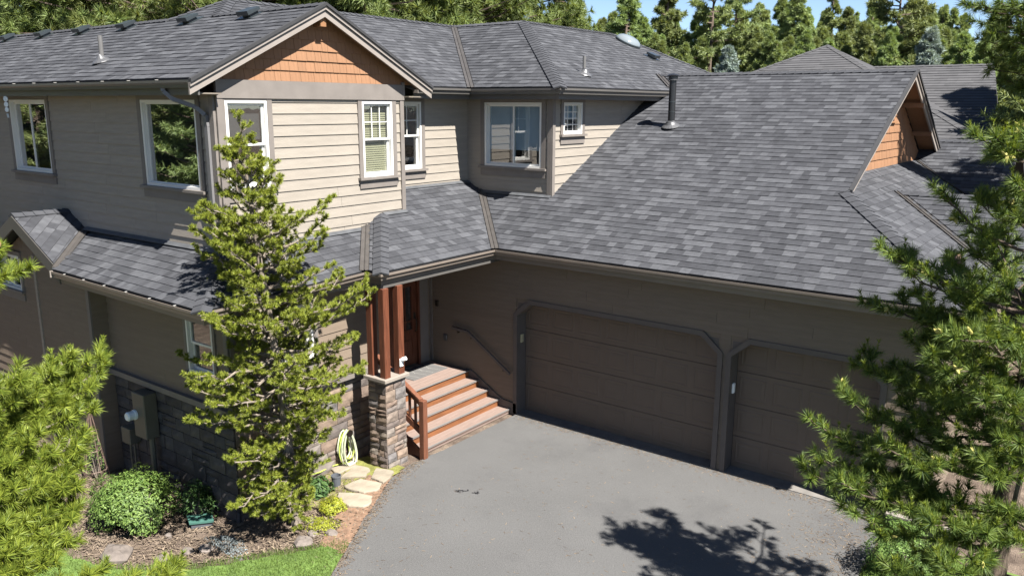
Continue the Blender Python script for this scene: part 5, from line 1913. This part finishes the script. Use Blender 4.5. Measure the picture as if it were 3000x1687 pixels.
def near_pine(name, label, trunk, trad, branches, twig, needle, bark, nmat, seed, group=None, cones=(), sub=(0.3, 0.07), shoots=None):
    """trunk: points; branches: list of (start point, tip point, sag, radius);
    twig: (spacing, longest, shortest, lift); needle: (count, length, half width, spread, lo, tip)"""
    rng = np.random.RandomState(seed)
    root = thing(name, tuple(trunk[0]), label, 'tree', group)
    mb = MB()
    mb.tube(trunk, trad, 12)
    mb.out('trunk', M[bark], root, origin=tuple(trunk[0]))
    lb = MB()
    TA, TB = [], []
    tips = []
    for a, b, sag, rad in branches:
        p = curve(a, b, sag)
        p[1:-1] += rng.normal(0, 0.02 + 0.01 * np.linalg.norm(np.array(b) - np.array(a)), (5, 3))
        L = np.linalg.norm(p[1:] - p[:-1], axis=1)
        cum = np.concatenate([[0], np.cumsum(L)])
        rr = list(np.linspace(rad, 0.006, 7))
        lb.tube([tuple(q) for q in p], rr, 6, cap=False)
        total = cum[-1]
        s = total * sub[0] + rng.rand() * sub[1]
        sidesign = 1
        while s < total:
            i = min(np.searchsorted(cum, s) - 1, 5)
            q = p[i] + (p[i + 1] - p[i]) * (s - cum[i]) / max(L[i], 1e-6)
            d = unit(p[i + 1] - p[i])
            f = s / total
            ln = (twig[1] + (twig[2] - twig[1]) * f) * rng.uniform(0.6, 1.15)
            hor = unit(np.cross(d, [0, 0, 1.0]))
            ang = rng.uniform(0.6, 1.15)
            e = unit(d * math.cos(ang) + hor * sidesign * math.sin(ang) + np.array([0, 0, rng.normal(twig[3], 0.25)]))
            c = q + e * ln
            mid = q + e * ln * 0.55 - np.array([0, 0, 0.03 * ln])
            lb.tube([tuple(q), tuple(mid), tuple(c)], [0.007, 0.005, 0.003], 4, cap=False)
            TA.append(mid * 0.7 + q * 0.3)
            TB.append(c)
            tips.append((c, e))
            if ln > 0.22:
                for sg in (-1, 1):
                    h2 = unit(np.cross(e, [0, 0, 1.0]))
                    e2 = unit(e * 0.75 + h2 * sg * rng.uniform(0.5, 0.9) + np.array([0, 0, rng.normal(twig[3], 0.2)]))
                    c2 = mid + e2 * ln * rng.uniform(0.4, 0.65)
                    lb.tube([tuple(mid), tuple(c2)], [0.005, 0.003], 4, cap=False)
                    TA.append(mid)
                    TB.append(c2)
                    tips.append((c2, e2))
            sidesign *= -1
            s += twig[0] * rng.uniform(0.6, 1.4)
        d = unit(p[-1] - p[-2])
        up = unit(d + np.array([0, 0, 0.5]))
        TA.append(p[-2] * 0.4 + p[-1] * 0.6)
        TB.append(p[-1] + up * 0.05)
        tips.append((p[-1], up))
    lb.out('branch', M[bark], root, origin=tuple(trunk[0]))
    TA, TB = np.array(TA), np.array(TB)
    V = needle_fan(TA, TB, needle[0], needle[1], needle[2], rng, lo=needle[4], spread=needle[3], tip=needle[5])
    np_build('crown', V, tri_faces(V), M[nmat], root, origin=tuple(trunk[0]))
    if shoots:
        share, sl, nl, smat = shoots
        SA, SB = [], []
        for c, e in tips:
            if rng.rand() < share:
                up = unit(np.array(e) * 0.35 + np.array([0, 0, 1.0]) + rng.normal(0, 0.2, 3))
                SA.append(c)
                SB.append(np.array(c) + up * sl * rng.uniform(0.5, 1.2))
        if SA:
            SV = needle_fan(np.array(SA), np.array(SB), 46, nl, needle[2], rng, lo=0.05, spread=0.55, tip=0.35)
            np_build('young_shoots', SV, tri_faces(SV), M[smat], root, origin=tuple(trunk[0]))
    for mat, count, ln, rd, pick in cones:
        me = cone_mesh(M[mat], ln, rd, rng, 'pine_cone')
        idx = rng.permutation(len(tips))
        done = 0
        for i in idx:
            c, e = tips[i]
            if not pick(c):
                continue
            k = rng.randint(1, 4)
            for _ in range(k):
                dd = unit(e * 0.5 + unit(rng.normal(size=3)) * 0.9)
                add_cone(me, tuple(c), tuple(dd), root, rng.uniform(0.75, 1.15))
            done += k
            if done >= count:
                break
    return root

# slim lodgepole in front of the entry: whorled short branches
rng = np.random.RandomState(42)
ctr = [(2.10, -5.20, -0.15), (2.05, -5.20, 0.7), (1.98, -5.21, 1.6), (1.88, -5.24, 2.6), (1.78, -5.30, 3.6), (1.71, -5.36, 4.6), (1.68, -5.39, 5.2), (1.67, -5.40, 5.62)]
def along(tr, z):
    for a, b in zip(tr, tr[1:]):
        if a[2] <= z <= b[2]:
            t = (z - a[2]) / (b[2] - a[2])
            return np.array([a[i] + (b[i] - a[i]) * t for i in range(3)])
    return np.array(tr[-1])
env = [(-0.2, 0.45), (0.15, 0.62), (0.6, 0.85), (1.0, 1.12), (1.6, 1.40), (2.2, 1.40), (2.9, 1.12), (3.3, 1.0), (3.9, 0.98), (4.3, 0.70), (4.7, 0.40), (5.1, 0.22), (5.35, 0.11), (5.62, 0.05)]
br = []
z = 0.25
while z < 5.45:
    L = np.interp(z, [e[0] for e in env], [e[1] for e in env])
    nb_ = 7 if z < 2.4 else (9 if z < 4.4 else 5)
    a0 = rng.uniform(0, 6.28)
    for k in range(nb_):
        a = a0 + 6.283 * k / nb_ + rng.normal(0, 0.25)
        l = L * rng.choice([rng.uniform(0.45, 0.75), rng.uniform(0.8, 1.22)], p=[0.45, 0.55])
        p = along(ctr, z)
        rise = (0.16 if z < 2.5 else 0.42) * l + (0.25 * l if z > 4.3 else 0) + rng.normal(0, 0.06) - (0.28 * l if z < 1.2 else 0)
        # the lowest boughs survive only on the side away from the drive
        side = 0.8 * math.cos(a) + 0.6 * math.sin(a)
        if z < 1.5:
            l *= 1 - max(0.0, side) * (0.72 if z < 1.0 else 0.35)
        br.append((tuple(p), (p[0] + l * math.cos(a), p[1] + l * math.sin(a), p[2] + rise), 0.08 * l, 0.010 + 0.009 * l))
    z += rng.uniform(0.16, 0.27)
br.append(((1.68, -5.39, 5.3), (1.665, -5.405, 5.68), 0, 0.008))
near_pine('lodgepole_pine', 'slim bright green pine standing in the bed in front of the porch corner', ctr,
          [0.075, 0.068, 0.062, 0.052, 0.040, 0.026, 0.014, 0.006], br, (0.060, 0.30, 0.12, 0.28), (160, 0.048, 0.0036, 0.95, 0.0, 0.25),
          'bark_g', 'needle_c', 5, sub=(0.22, 0.05))

# large pine at the right edge
RT = [(9.28,-3.60,4.45),(9.41,-3.48,4.38),(9.70,-3.35,4.98),(10.04,-3.50,4.97),(9.94,-3.38,5.54),(10.17,-3.56,5.38),(10.33,-3.66,5.15),(9.14,-3.38,3.24),(9.11,-3.89,3.03),(8.90,-4.14,2.77),(9.06,-4.41,2.56),(9.03,-4.58,2.44),(9.19,-3.95,2.51),(9.37,-4.70,2.48),(9.42,-4.70,2.22),(9.66,-4.49,2.83),(10.18,-4.92,2.42),(9.95,-5.16,2.03),(9.47,-3.68,2.76),(10.12,-4.11,3.42),(10.38,-4.31,3.36),(9.60,-3.31,3.99),(9.17,-3.22,3.83),(9.71,-3.04,3.71),(9.50,-2.73,3.44),(9.45,-2.94,3.08),(9.76,-2.71,4.29),(10.01,-2.85,4.52),(10.48,-3.84,3.89),(10.08,-3.13,4.66),(10.31,-3.29,4.80),(10.49,-4.42,2.74),(10.11,-4.09,2.84),(9.91,-3.90,2.31),(10.45,-4.79,2.39),(10.66,-4.29,3.05),(10.37,-3.48,4.20),(9.94,-3.46,4.03),(10.16,-3.65,3.55),(10.40,-3.99,3.05),(10.46,-3.75,3.47),(9.98,-3.44,3.63),(10.59,-3.99,3.32),(9.88,-3.40,3.43),(10.31,-4.02,2.70),(10.65,-4.41,2.47),(10.54,-3.70,3.63),(9.71,-3.37,3.25),(10.17,-3.69,3.06),(10.51,-4.06,2.84),(9.71,-3.19,3.53),(9.94,-3.90,3.14),(10.19,-3.88,3.84),(9.79,-3.90,2.90)]
rtr = [(10.56, -3.95, -0.08), (10.56, -3.86, 1.2), (10.57, -3.78, 2.0), (10.60, -3.55, 3.0), (10.63, -3.3, 4.0), (10.64, -3.2, 4.6), (10.64, -3.15, 5.1), (10.63, -3.1, 5.6), (10.62, -3.08, 6.0)]
rng = np.random.RandomState(8)
br = []
for t in RT:
    z0 = min(max(t[2] - rng.uniform(-0.1, 0.45) - 0.12, 0.6), 5.8)
    p = along(rtr, z0)
    L = np.linalg.norm(np.array(t) - p)
    br.append((tuple(p), t, 0.07 * L, 0.012 + 0.010 * L))
for k in range(26):          # the sides of the crown turned away from the house
    z0 = rng.uniform(1.3, 5.9)
    a = rng.uniform(-2.3, 1.9)
    l = np.interp(z0, [1, 3, 5, 6], [1.6, 1.9, 1.1, 0.3]) * rng.uniform(0.6, 1.1)
    p = along(rtr, z0)
    br.append((tuple(p), (p[0] + l * math.cos(a), p[1] + l * math.sin(a), p[2] + 0.15 * l), 0.07 * l, 0.012 + 0.010 * l))
near_pine('pine_tree', 'large dark pine with long needles and yellow young cones at the garage corner', rtr,
          [0.17, 0.125, 0.115, 0.10, 0.085, 0.07, 0.05, 0.035, 0.02], br, (0.102, 0.42, 0.18, 0.3), (125, 0.105, 0.0038, 0.8, 0.0, 0.35),
          'bark_r', 'needle_r', 6, cones=(('cone', 110, 0.062, 0.018, lambda c: c[0] < 10.75), ('cone_old', 5, 0.07, 0.032, lambda c: c[0] < 10.2)), sub=(0.3, 0.08), shoots=(0.4, 0.11, 0.045, 'needle_l'))

UT = [ (7.94,7.64,7.87),(8.09,7.70,7.57),(8.33,7.36,7.16),(8.85,6.83,7.08),(8.58,7.26,7.52),(8.59,7.43,6.57),(9.01,6.87,6.67),(8.17,7.24,8.18),(8.36,7.78,6.96),(8.69,6.75,7.77),(9.08,6.84,7.26),(8.89,7.47,6.36),(8.57,6.78,7.28),(8.18,7.08,7.77),(8.84,7.84,6.95),(9.00,6.79,7.70) ]
utr = [(11.4, 7.6, -0.1), (11.4, 7.6, 2.5), (11.38, 7.6, 5.0), (11.35, 7.6, 7.0), (11.3, 7.6, 9.5)]
br = []
for t in UT:
    p = along(utr, t[2] - rng.uniform(0.1, 0.5))
    L = np.linalg.norm(np.array(t) - p)
    br.append((tuple(p), t, 0.05 * L, 0.014 + 0.010 * L))
for k in range(40):
    z0 = rng.uniform(4.8, 9.2)
    a = rng.uniform(-2.0, 2.0)
    l = np.interp(z0, [4, 6, 9.5], [1.5, 1.7, 0.4]) * rng.uniform(0.6, 1.1)
    p = along(utr, z0)
    br.append((tuple(p), (p[0] + l * math.cos(a), p[1] + l * math.sin(a), p[2] + 0.12 * l), 0.07 * l, 0.012 + 0.010 * l))
near_pine('pine_tree', 'tall dark pine whose drooping boughs hang in at the upper corner beside the neighbouring roof', utr,
          [0.15, 0.13, 0.10, 0.07, 0.02], br, (0.15, 0.42, 0.18, 0.1), (90, 0.18, 0.0060, 0.85, 0.1, 0.45),
          'bark_r', 'needle_r', 16, sub=(0.3, 0.08))

# sunlit pine whose boughs reach in from the left
LT = [(4.46,-8.88,3.76),(4.54,-9.14,3.84),(4.58,-8.91,3.70),(4.75,-9.09,3.62),(4.87,-9.19,3.48),(4.80,-9.61,3.82),(4.99,-9.30,3.34),(5.13,-9.44,3.15),(5.17,-9.49,3.01),(5.30,-9.54,2.94),(5.36,-9.68,2.72),(5.49,-9.85,2.81),(5.62,-9.60,2.55),(5.72,-9.08,2.36),(5.78,-9.16,2.37),(4.75,-9.52,3.43),(4.94,-9.72,3.33),(4.64,-9.40,3.56),(5.15,-9.70,3.14),(5.27,-9.91,2.95),(4.87,-9.44,3.21),(4.59,-9.61,3.47),(5.50,-10.08,2.80),(4.27,-9.33,4.51),(4.25,-9.44,4.70),(4.36,-9.19,3.64),(5.07,-9.62,2.87),(5.10,-9.91,3.06),(5.02,-9.79,3.09),(5.32,-9.85,2.89),(5.46,-10.05,2.93),(5.62,-9.88,2.77),(5.01,-9.74,2.90),(4.87,-9.76,3.19),(4.70,-9.74,3.35),(4.66,-9.56,3.34),(4.72,-9.36,3.37),(4.92,-9.59,3.22),(5.13,-9.53,3.07),(5.31,-9.61,2.87),(5.63,-10.07,2.83),(5.40,-10.07,3.04),(5.02,-9.36,3.22),(4.69,-9.30,3.54),(4.51,-9.10,3.64),(4.68,-9.48,3.67),(4.73,-9.70,3.62),(5.39,-9.75,2.84),(5.57,-10.14,2.91)]
ltr = [(4.15, -10.9, gz(4.15, -10.9)), (4.15, -10.85, 1.2), (4.12, -10.8, 2.4), (4.08, -10.75, 3.4), (4.02, -10.7, 4.4), (3.98, -10.7, 5.6)]
br = []
for t in LT:
    z0 = min(max(t[2] - rng.uniform(0.2, 0.7), 0.6), 5.2)
    p = along(ltr, z0)
    L = np.linalg.norm(np.array(t) - p)
    br.append((tuple(p), t, 0.05 * L, 0.012 + 0.011 * L))
for k in range(24):
    z0 = rng.uniform(1.2, 5.3)
    a = rng.uniform(2.2, 6.0)
    l = np.interp(z0, [1, 3, 5.6], [1.4, 1.5, 0.3]) * rng.uniform(0.6, 1.1)
    p = along(ltr, z0)
    br.append((tuple(p), (p[0] + l * math.cos(a), p[1] + l * math.sin(a), p[2] + 0.2 * l), 0.05 * l, 0.012 + 0.010 * l))
near_pine('pine_tree', 'sunlit yellow-green pine boughs reaching over the round bush', ltr,
          [0.12, 0.11, 0.095, 0.08, 0.055, 0.03], br, (0.062, 0.38, 0.15, 0.3), (150, 0.084, 0.0042, 0.75, 0.0, 0.3),
          'bark_g', 'needle_l', 7, cones=(('cone_tan', 9, 0.075, 0.020, lambda c: c[1] > -9.9), ('cone_old', 3, 0.05, 0.034, lambda c: c[1] > -9.6)), sub=(0.3, 0.06), shoots=(0.3, 0.09, 0.04, 'needle_l'))

# ---------------------------------------------------------------- shrubs: stems plus many separate leaves
def shrub(name, label, c, rad, n, size, mat, seed, cat='bush', shape=1.0, clumps=28, group=None, up=0.5, aspect=0.62):
    rng = np.random.RandomState(seed)
    x, y = c
    z0 = gz(x, y)
    root = thing(name, (x, y, z0), label, cat, group)
    C = unit(rng.normal(size=(clumps, 3)))
    C[:, 2] = np.abs(C[:, 2]) * 1.0 - 0.15
    C = C * rng.uniform(0.55, 0.86, (clumps, 1)) * np.array(rad)
    cc = C[rng.randint(0, clumps, n)]
    o = unit(rng.normal(size=(n, 3))) * (rng.uniform(0.6, 1.0, (n, 1)) ** 0.5) * np.array(rad) * 0.34 * shape
    P = np.array([x, y, z0 + rad[2] * 0.42]) + cc + o
    P[:, 2] = np.maximum(P[:, 2], z0 + 0.02)
    nrm = unit(o * 1.2 + cc + np.array([0, 0, up * rad[2]]) + rng.normal(0, 0.28 * max(rad), (n, 3)))
    a = unit(np.cross(nrm, rng.normal(size=(n, 3))))
    b = np.cross(nrm, a)
    s = size * rng.uniform(0.6, 1.25, (n, 1))
    V = np.stack([P - a * s, P + b * s * aspect * 0.5 + nrm * s * 0.12, P + a * s, P - b * s * aspect * 0.5 + nrm * s * 0.12], 1).reshape(-1, 3)
    F = np.arange(4 * n).reshape(-1, 4)
    np_build('foliage', V, F, M[mat], root, origin=(x, y, z0))
    mb = MB()
    for k in range(clumps):
        e = np.array([x, y, z0 + rad[2] * 0.42]) + C[k]
        s0 = np.array([x + C[k][0] * 0.15, y + C[k][1] * 0.15, z0 - 0.02])
        mb.tube([tuple(s0), tuple((s0 + e) / 2 + np.array([0, 0, 0.08 * rad[2]])), tuple(e)], [0.010, 0.007, 0.003], 5, cap=False)
    mb.out('stem', M['bark_g'], root, origin=(x, y, z0))
    return root
shrub('round_bush', 'round leafy green bush standing alone in the mulch bed', (-0.24, -6.33), (0.72, 0.64, 0.66), 11000, 0.032, 'leaf_bush', 31, clumps=46)
shrub('shrub', 'loose dark green shrub between the round bush and the slim pine', (0.42, -5.72), (0.28, 0.28, 0.46), 1700, 0.032, 'leaf_dark', 32, cat='shrub', clumps=18, shape=1.2)
shrub('shrub', 'pale green upright shrub at the drive edge under the large pine', (9.42, -1.55), (0.42, 0.55, 0.62), 6000, 0.022, 'leaf_light', 33, cat='shrub', clumps=34)
shrub('shrub', 'low bright green shrub at the foot of the large pine trunk', (9.75, -2.15), (0.50, 0.40, 0.32), 4200, 0.022, 'leaf_light', 34, cat='shrub', clumps=26)
shrub('golden_shrub', 'small golden yellow shrub beside the lowest stepping stone', (2.36, -4.74), (0.24, 0.20, 0.16), 2000, 0.020, 'leaf_yellow', 35, cat='shrub', clumps=24)
shrub('golden_ground_cover', 'spreading yellow-green ground cover in front of the slim pine trunk', (2.62, -5.12), (0.36, 0.24, 0.06), 1500, 0.016, 'leaf_yellow', 36, cat='plant', clumps=26)
shrub('ground_cover', 'low blue-grey ground cover in the shadow of the slim pine', (1.75, -6.05), (0.55, 0.22, 0.06), 1800, 0.014, 'leaf_blue', 37, cat='plant', clumps=26)
shrub('shrub', 'broad-leaved dark plant under the slim pine beside the hose', (1.62, -4.45), (0.28, 0.26, 0.24), 420, 0.06, 'leaf_dark', 38, cat='plant', clumps=12)
shrub('shrub', 'sparse vine leaves climbing the wire trellis', (-2.2, -5.95), (0.16, 0.16, 0.62), 260, 0.028, 'leaf_bush', 39, cat='vine', clumps=14)
for x, y, s in ((9.35, -2.7, 40), (9.9, -3.4, 41)):
    pass

# ---------------------------------------------------------------- the stand of pines behind the houses
def stand_mesh(kind, seed):
    """returns (trunk mesh, crown mesh) for a tree of height 1"""
    rng = np.random.RandomState(seed)
    A, B = [], []
    mb = MB()
    if kind == 'spruce':
        H0, nb_, rmax, crown0 = 1.0, 330, 0.27, 0.04
    elif kind == 'thin':
        H0, nb_, rmax, crown0 = 1.0, 70, 0.075, 0.35
    elif kind == 'tall':
        H0, nb_, rmax, crown0 = 1.0, 62, 0.16, 0.40
    elif kind == 'ponderosa':
        H0, nb_, rmax, crown0 = 1.0, 150, 0.25, 0.25
    else:
        H0, nb_, rmax, crown0 = 1.0, 200, rng.uniform(0.17, 0.22), 0.06
    sway = rng.normal(0, 0.012, 2)
    axis = lambda z: np.array([sway[0] * math.sin(z * 4), sway[1] * math.sin(z * 3 + 1), z])
    mb.tube([tuple(axis(z)) for z in np.linspace(0, 0.99, 9)], list(np.linspace(0.020 if kind != 'thin' else 0.012, 0.002, 9)), 7)
    for i in range(nb_):
        f = (i + rng.rand()) / nb_
        z = crown0 + (0.99 - crown0) * f
        if kind == 'spruce':
            prof = (1 - f) ** 0.9 + 0.03
        elif kind == 'ponderosa':
            prof = 0.55 + 0.5 * math.sin(math.pi * min(1, f * 1.05)) - 0.55 * f ** 3
        elif kind == 'tall':
            prof = 0.5 + 0.5 * math.sin(math.pi * (0.15 + 0.8 * f)) - 0.45 * f ** 4
        else:
            prof = (0.35 + 0.75 * math.sin(math.pi * (0.15 + 0.62 * f))) * (1.03 - 0.98 * f ** 1.7)
        l = rmax * prof * rng.uniform(0.55, 1.15)
        a = rng.uniform(0, 6.283)
        rise = {'spruce': -0.12, 'ponderosa': 0.12, 'tall': 0.25}.get(kind, 0.22)
        p0 = axis(z)
        d = np.array([math.cos(a), math.sin(a), rise + rng.normal(0, 0.12)])
        p1 = p0 + d * l
        mb.tube([tuple(p0), tuple((p0 + p1) / 2 - np.array([0, 0, 0.05 * l])), tuple(p1)], [0.0035, 0.0025, 0.001], 4, cap=False)
        nt = {'ponderosa': 11, 'spruce': 12, 'tall': 14, 'thin': 9}.get(kind, 15)
        for k in range(nt):
            t = 0.30 + 0.70 * (k + rng.rand()) / nt
            q = p0 + (p1 - p0) * t
            hor = np.array([-d[1], d[0], 0]) * rng.choice([-1, 1])
            e = unit(d * 0.7 + hor * rng.uniform(0.1, 0.9) + np.array([0, 0, rng.normal(0.25 if kind != 'spruce' else 0.0, 0.25)]))
            tl = l * rng.uniform(0.10, 0.24) + 0.004
            A.append(q)
            B.append(q + e * tl)
        A.append(p1 - d * l * 0.06)
        B.append(p1 + d * l * 0.05)
    A, B = np.array(A), np.array(B)
    if kind == 'ponderosa':
        V = needle_fan(A, B, 64, 0.020, 0.0011, rng, lo=0.4, spread=1.1, tip=0.7)
    elif kind == 'spruce':
        V = needle_fan(A, B, 22, 0.016, 0.0022, rng, lo=0.0, spread=0.8, tip=0.2)
    else:
        V = needle_fan(A, B, 30, 0.018, 0.0017, rng, lo=0.0, spread=1.0, tip=0.3)
    return mb, V

TREE_MAT = {'pine': 'needle_f', 'tall': 'needle_f', 'thin': 'needle_f', 'ponderosa': 'needle_p', 'spruce': 'needle_b'}
PROTO = {}
def stand_tree(kind, variant, x, y, h, label, group, rz):
    key = (kind, variant)
    if key not in PROTO:
        mb, V = stand_mesh(kind, 100 + 7 * variant + len(kind) * 13)
        tm = bpy.data.meshes.new('trunk')
        tm.from_pydata(mb.V, [], mb.F)
        tm.materials.append(M['bark_b'])
        n = len(V)
        cm = bpy.data.meshes.new('crown')
        cm.vertices.add(n)
        cm.vertices.foreach_set('co', V.astype(np.float32).ravel())
        cm.loops.add(n)
        cm.loops.foreach_set('vertex_index', np.arange(n, dtype=np.int32))
        cm.polygons.add(n // 3)
        cm.polygons.foreach_set('loop_start', np.arange(0, n, 3, dtype=np.int32))
        cm.polygons.foreach_set('loop_total', np.full(n // 3, 3, dtype=np.int32))
        cm.materials.append(M[TREE_MAT[kind]])
        cm.update(calc_edges=True)
        PROTO[key] = (tm, cm)
    tm, cm = PROTO[key]
    nm = {'pine': 'pine_tree', 'tall': 'tall_pine', 'thin': 'thin_pine', 'ponderosa': 'ponderosa_pine', 'spruce': 'blue_spruce'}[kind]
    root = thing(nm, (x, y, -0.45), label, 'tree', group)
    for part, me in (('trunk', tm), ('crown', cm)):
        o = bpy.data.objects.new(part, me)
        place(o, (x, y, -0.45), root)
    root.scale = (h, h, h)
    root.rotation_euler = (0, 0, rz)
    return root
STAND = {
    'pine': [(-14.1, 21.4, 9.8), (-10.8, 18.2, 9.3), (-10.2, 18.9, 9.9), (-9.6, 18.9, 9.2), (-8.6, 19.3, 9.0), (-8.8, 20.7, 10.0), (-8.6, 21.2, 9.1), (-8.7, 24.2, 9.5), (-7.6, 22.9, 10.0), (-6.4, 22.3, 9.3), (-5.8, 23.3, 9.2), (-5.4, 23.7, 9.9), (-4.1, 23.3, 9.4), (-3.8, 24.8, 9.7), (-2.5, 23.7, 9.7), (-1.7, 23.3, 9.2), (-2.3, 27.2, 9.6), (-0.3, 23.4, 9.2), (-0.9, 27.7, 10.0), (0.7, 25.1, 9.1), (1.7, 24.8, 9.4), (1.4, 28.0, 9.2), (2.4, 26.6, 9.8), (2.6, 28.5, 9.3), (4.3, 23.8, 9.0), (4.4, 27.1, 9.7), (5.5, 23.9, 8.9), (5.6, 26.7, 9.1), (6.4, 26.6, 8.9), (6.8, 29.3, 9.4), (7.6, 26.0, 9.4), (-18.2, 25.9, 11.5), (-20.1, 29.8, 11.9), (-17.9, 28.9, 11.9), (-20.1, 34.3, 11.6), (-17.5, 33.0, 12.5), (-14.4, 30.4, 11.1), (-12.8, 28.8, 11.1), (-12.6, 32.1, 11.2), (-13.8, 37.5, 12.5), (-12.3, 36.2, 11.6), (-7.8, 30.4, 10.6), (-7.6, 30.4, 11.1), (-8.5, 36.9, 11.7), (-8.6, 39.9, 12.3), (-4.4, 32.4, 11.6), (-4.4, 35.6, 11.6), (-4.8, 40.9, 12.1), (-1.7, 34.1, 11.0), (-3.0, 42.1, 11.5), (-1.7, 39.8, 12.0), (-0.2, 41.1, 12.1), (1.8, 36.5, 10.9), (1.5, 41.6, 11.7), (2.3, 42.7, 11.8), (4.1, 41.6, 10.9), (4.6, 39.2, 11.6), (6.1, 40.1, 10.7), (-13.0, 24.8, 12.6), (-8.5, 22.9, 11.7), (-7.7, 25.6, 12.2), (-2.8, 29.8, 11.6), (2.2, 31.1, 11.8)],
    'tall': [(-4.2, 22.8, 11.6), (-4.4, 26.0, 11.8), (2.4, 27.0, 11.7)],
    'thin': [(-4.3, 32.4, 11.6), (-1.0, 29.3, 11.9), (0.9, 28.8, 11.3), (4.1, 29.4, 10.5), (-10.9, 70.1, 14.9), (-20.1, 72.4, 15.8), (-12.3, 80.1, 15.5)],
    'spruce': [(0.7, 12.9, 8.1), (4.6, 22.4, 9.2)],
    'ponderosa': [(-23.2, 1.9, 14.8), (-21.5, 3.3, 14.6), (-17.0, 3.4, 14.2), (-14.3, 4.0, 12.7), (-11.6, 4.4, 13.2), (-11.9, 7.3, 14.2), (-8.5, 6.6, 12.7), (-8.8, 9.1, 13.7), (-8.3, 10.9, 12.6), (-8.9, 14.2, 12.2), (-9.7, 17.4, 12.1), (-25.6, 3.9, 15.2), (-22.0, 4.7, 14.2), (-19.1, 5.7, 13.2), (-17.0, 7.1, 13.6), (-14.9, 8.4, 13.9), (-14.3, 10.6, 14.6), (-12.2, 11.4, 13.8), (-11.5, 13.4, 13.6)],
}
TALL_LABELS = ['tall open pine with bare limbs left of the neighbouring roof peak', 'tall open-crowned pine just behind the left slope of the neighbouring roof peak', 'tall branching pine rising over the right end of the neighbouring roof']
SPRUCE_LABELS = ['small pale blue spruce poking up behind the garage ridge', 'broad blue spruce behind the flat part of the neighbouring ridge']
rnd = random.Random(77)
for i, (x, y, h) in enumerate(STAND['pine']):
    far = i >= 31
    stand_tree('pine', rnd.randrange(4), x, y, h * rnd.uniform(0.97, 1.03),
               'green pine in the rear rows of the dense stand against the sky' if far else 'green pine in the front row of the dense stand behind the roofs',
               'pines in the rear rows of the stand' if far else 'pines in the front row of the stand', rnd.uniform(0, 6.28))
for i, (x, y, h) in enumerate(((-11.3, 19.2, 9.5),(-10.1, 19.1, 9.1),(-9.5, 19.4, 8.9),(-9.1, 20.6, 9.0),(-7.8, 20.0, 9.0),(-7.2, 21.6, 8.8),(-6.4, 22.0, 9.4),(-5.5, 20.9, 9.0),(-4.9, 21.7, 8.9),(-4.4, 22.4, 9.2),(-3.8, 23.8, 9.3),(-2.6, 23.3, 9.0),(-1.4, 22.9, 8.9),(-1.1, 24.3, 8.6),(-0.3, 24.8, 9.1),(-0.0, 25.6, 9.1),(1.0, 25.1, 8.6),(1.2, 26.2, 9.1),(2.6, 24.4, 9.2),(2.6, 27.0, 8.6),(3.9, 26.5, 8.9),(4.4, 25.7, 9.0),(4.9, 27.5, 9.3),(6.0, 25.3, 8.8),(6.4, 27.1, 9.0),(7.6, 24.4, 8.7))):
    stand_tree('pine', rnd.randrange(4), x, y, h, 'short young pine filling in at the foot of the dense stand', 'short pines at the foot of the stand', rnd.uniform(0, 6.28))
for i, (x, y, h) in enumerate(STAND['tall']):
    stand_tree('tall', i % 2, x, y, h, TALL_LABELS[i], None, rnd.uniform(0, 6.28))
for i, (x, y, h) in enumerate(STAND['thin']):
    stand_tree('thin', i % 2, x, y, h, 'thin spire-topped pine rising above the dense stand', 'thin pines rising above the stand', rnd.uniform(0, 6.28))
for i, (x, y, h) in enumerate(STAND['ponderosa']):
    stand_tree('ponderosa', i % 3, x, y, h * 1.05, 'big long-needled pine close behind the upper house roof', 'big pines close behind the upper roof', rnd.uniform(0, 6.28))
for i, (x, y, h) in enumerate(STAND['spruce']):
    stand_tree('spruce', i, x, y, h, SPRUCE_LABELS[i], None, rnd.uniform(0, 6.28))
for i, (x, y, h) in enumerate(((10.2, 15.2, 11.5), (10.4, 17.4, 12.5), (12.4, 12.6, 10.0))):
    stand_tree('pine', i, x, y, h, ('bushy pine whose shadow falls on the neighbouring roof', 'tall pine right behind the one shading the neighbouring roof', 'pine between the garage wing and the neighbouring house')[i], None, i)
# a few trees across the garden, beyond the left edge: what the shaded windows mirror
for i, (x, y, h) in enumerate(((-13.0, -13.5, 10.0), (-15.5, -15.2, 11.0), (-18.0, -13.2, 11.5), (-20.5, -15.0, 11.0), (-23.0, -12.4, 11.5), (-17.2, -17.6, 12.0), (-13.5, -17.2, 11.0), (-26.0, -14.5, 12), (-21.5, -18.0, 12), (-10.5, -16.0, 10), (-24, -10.2, 11), (-29, -11.5, 12), (-11.0, -12.0, 9.0), (-14.2, -11.2, 9.5), (-16.6, -12.6, 10), (-19.2, -11.4, 10.5), (-21.6, -11.0, 11), (-14.8, -13.6, 10.5), (-25.5, -12.3, 11), (-12.2, -14.9, 10))):
    stand_tree('pine', i % 4, x, y, h, 'bushy pine standing across the garden from the shaded windows', 'pines across the garden', rnd.uniform(0, 6.28))
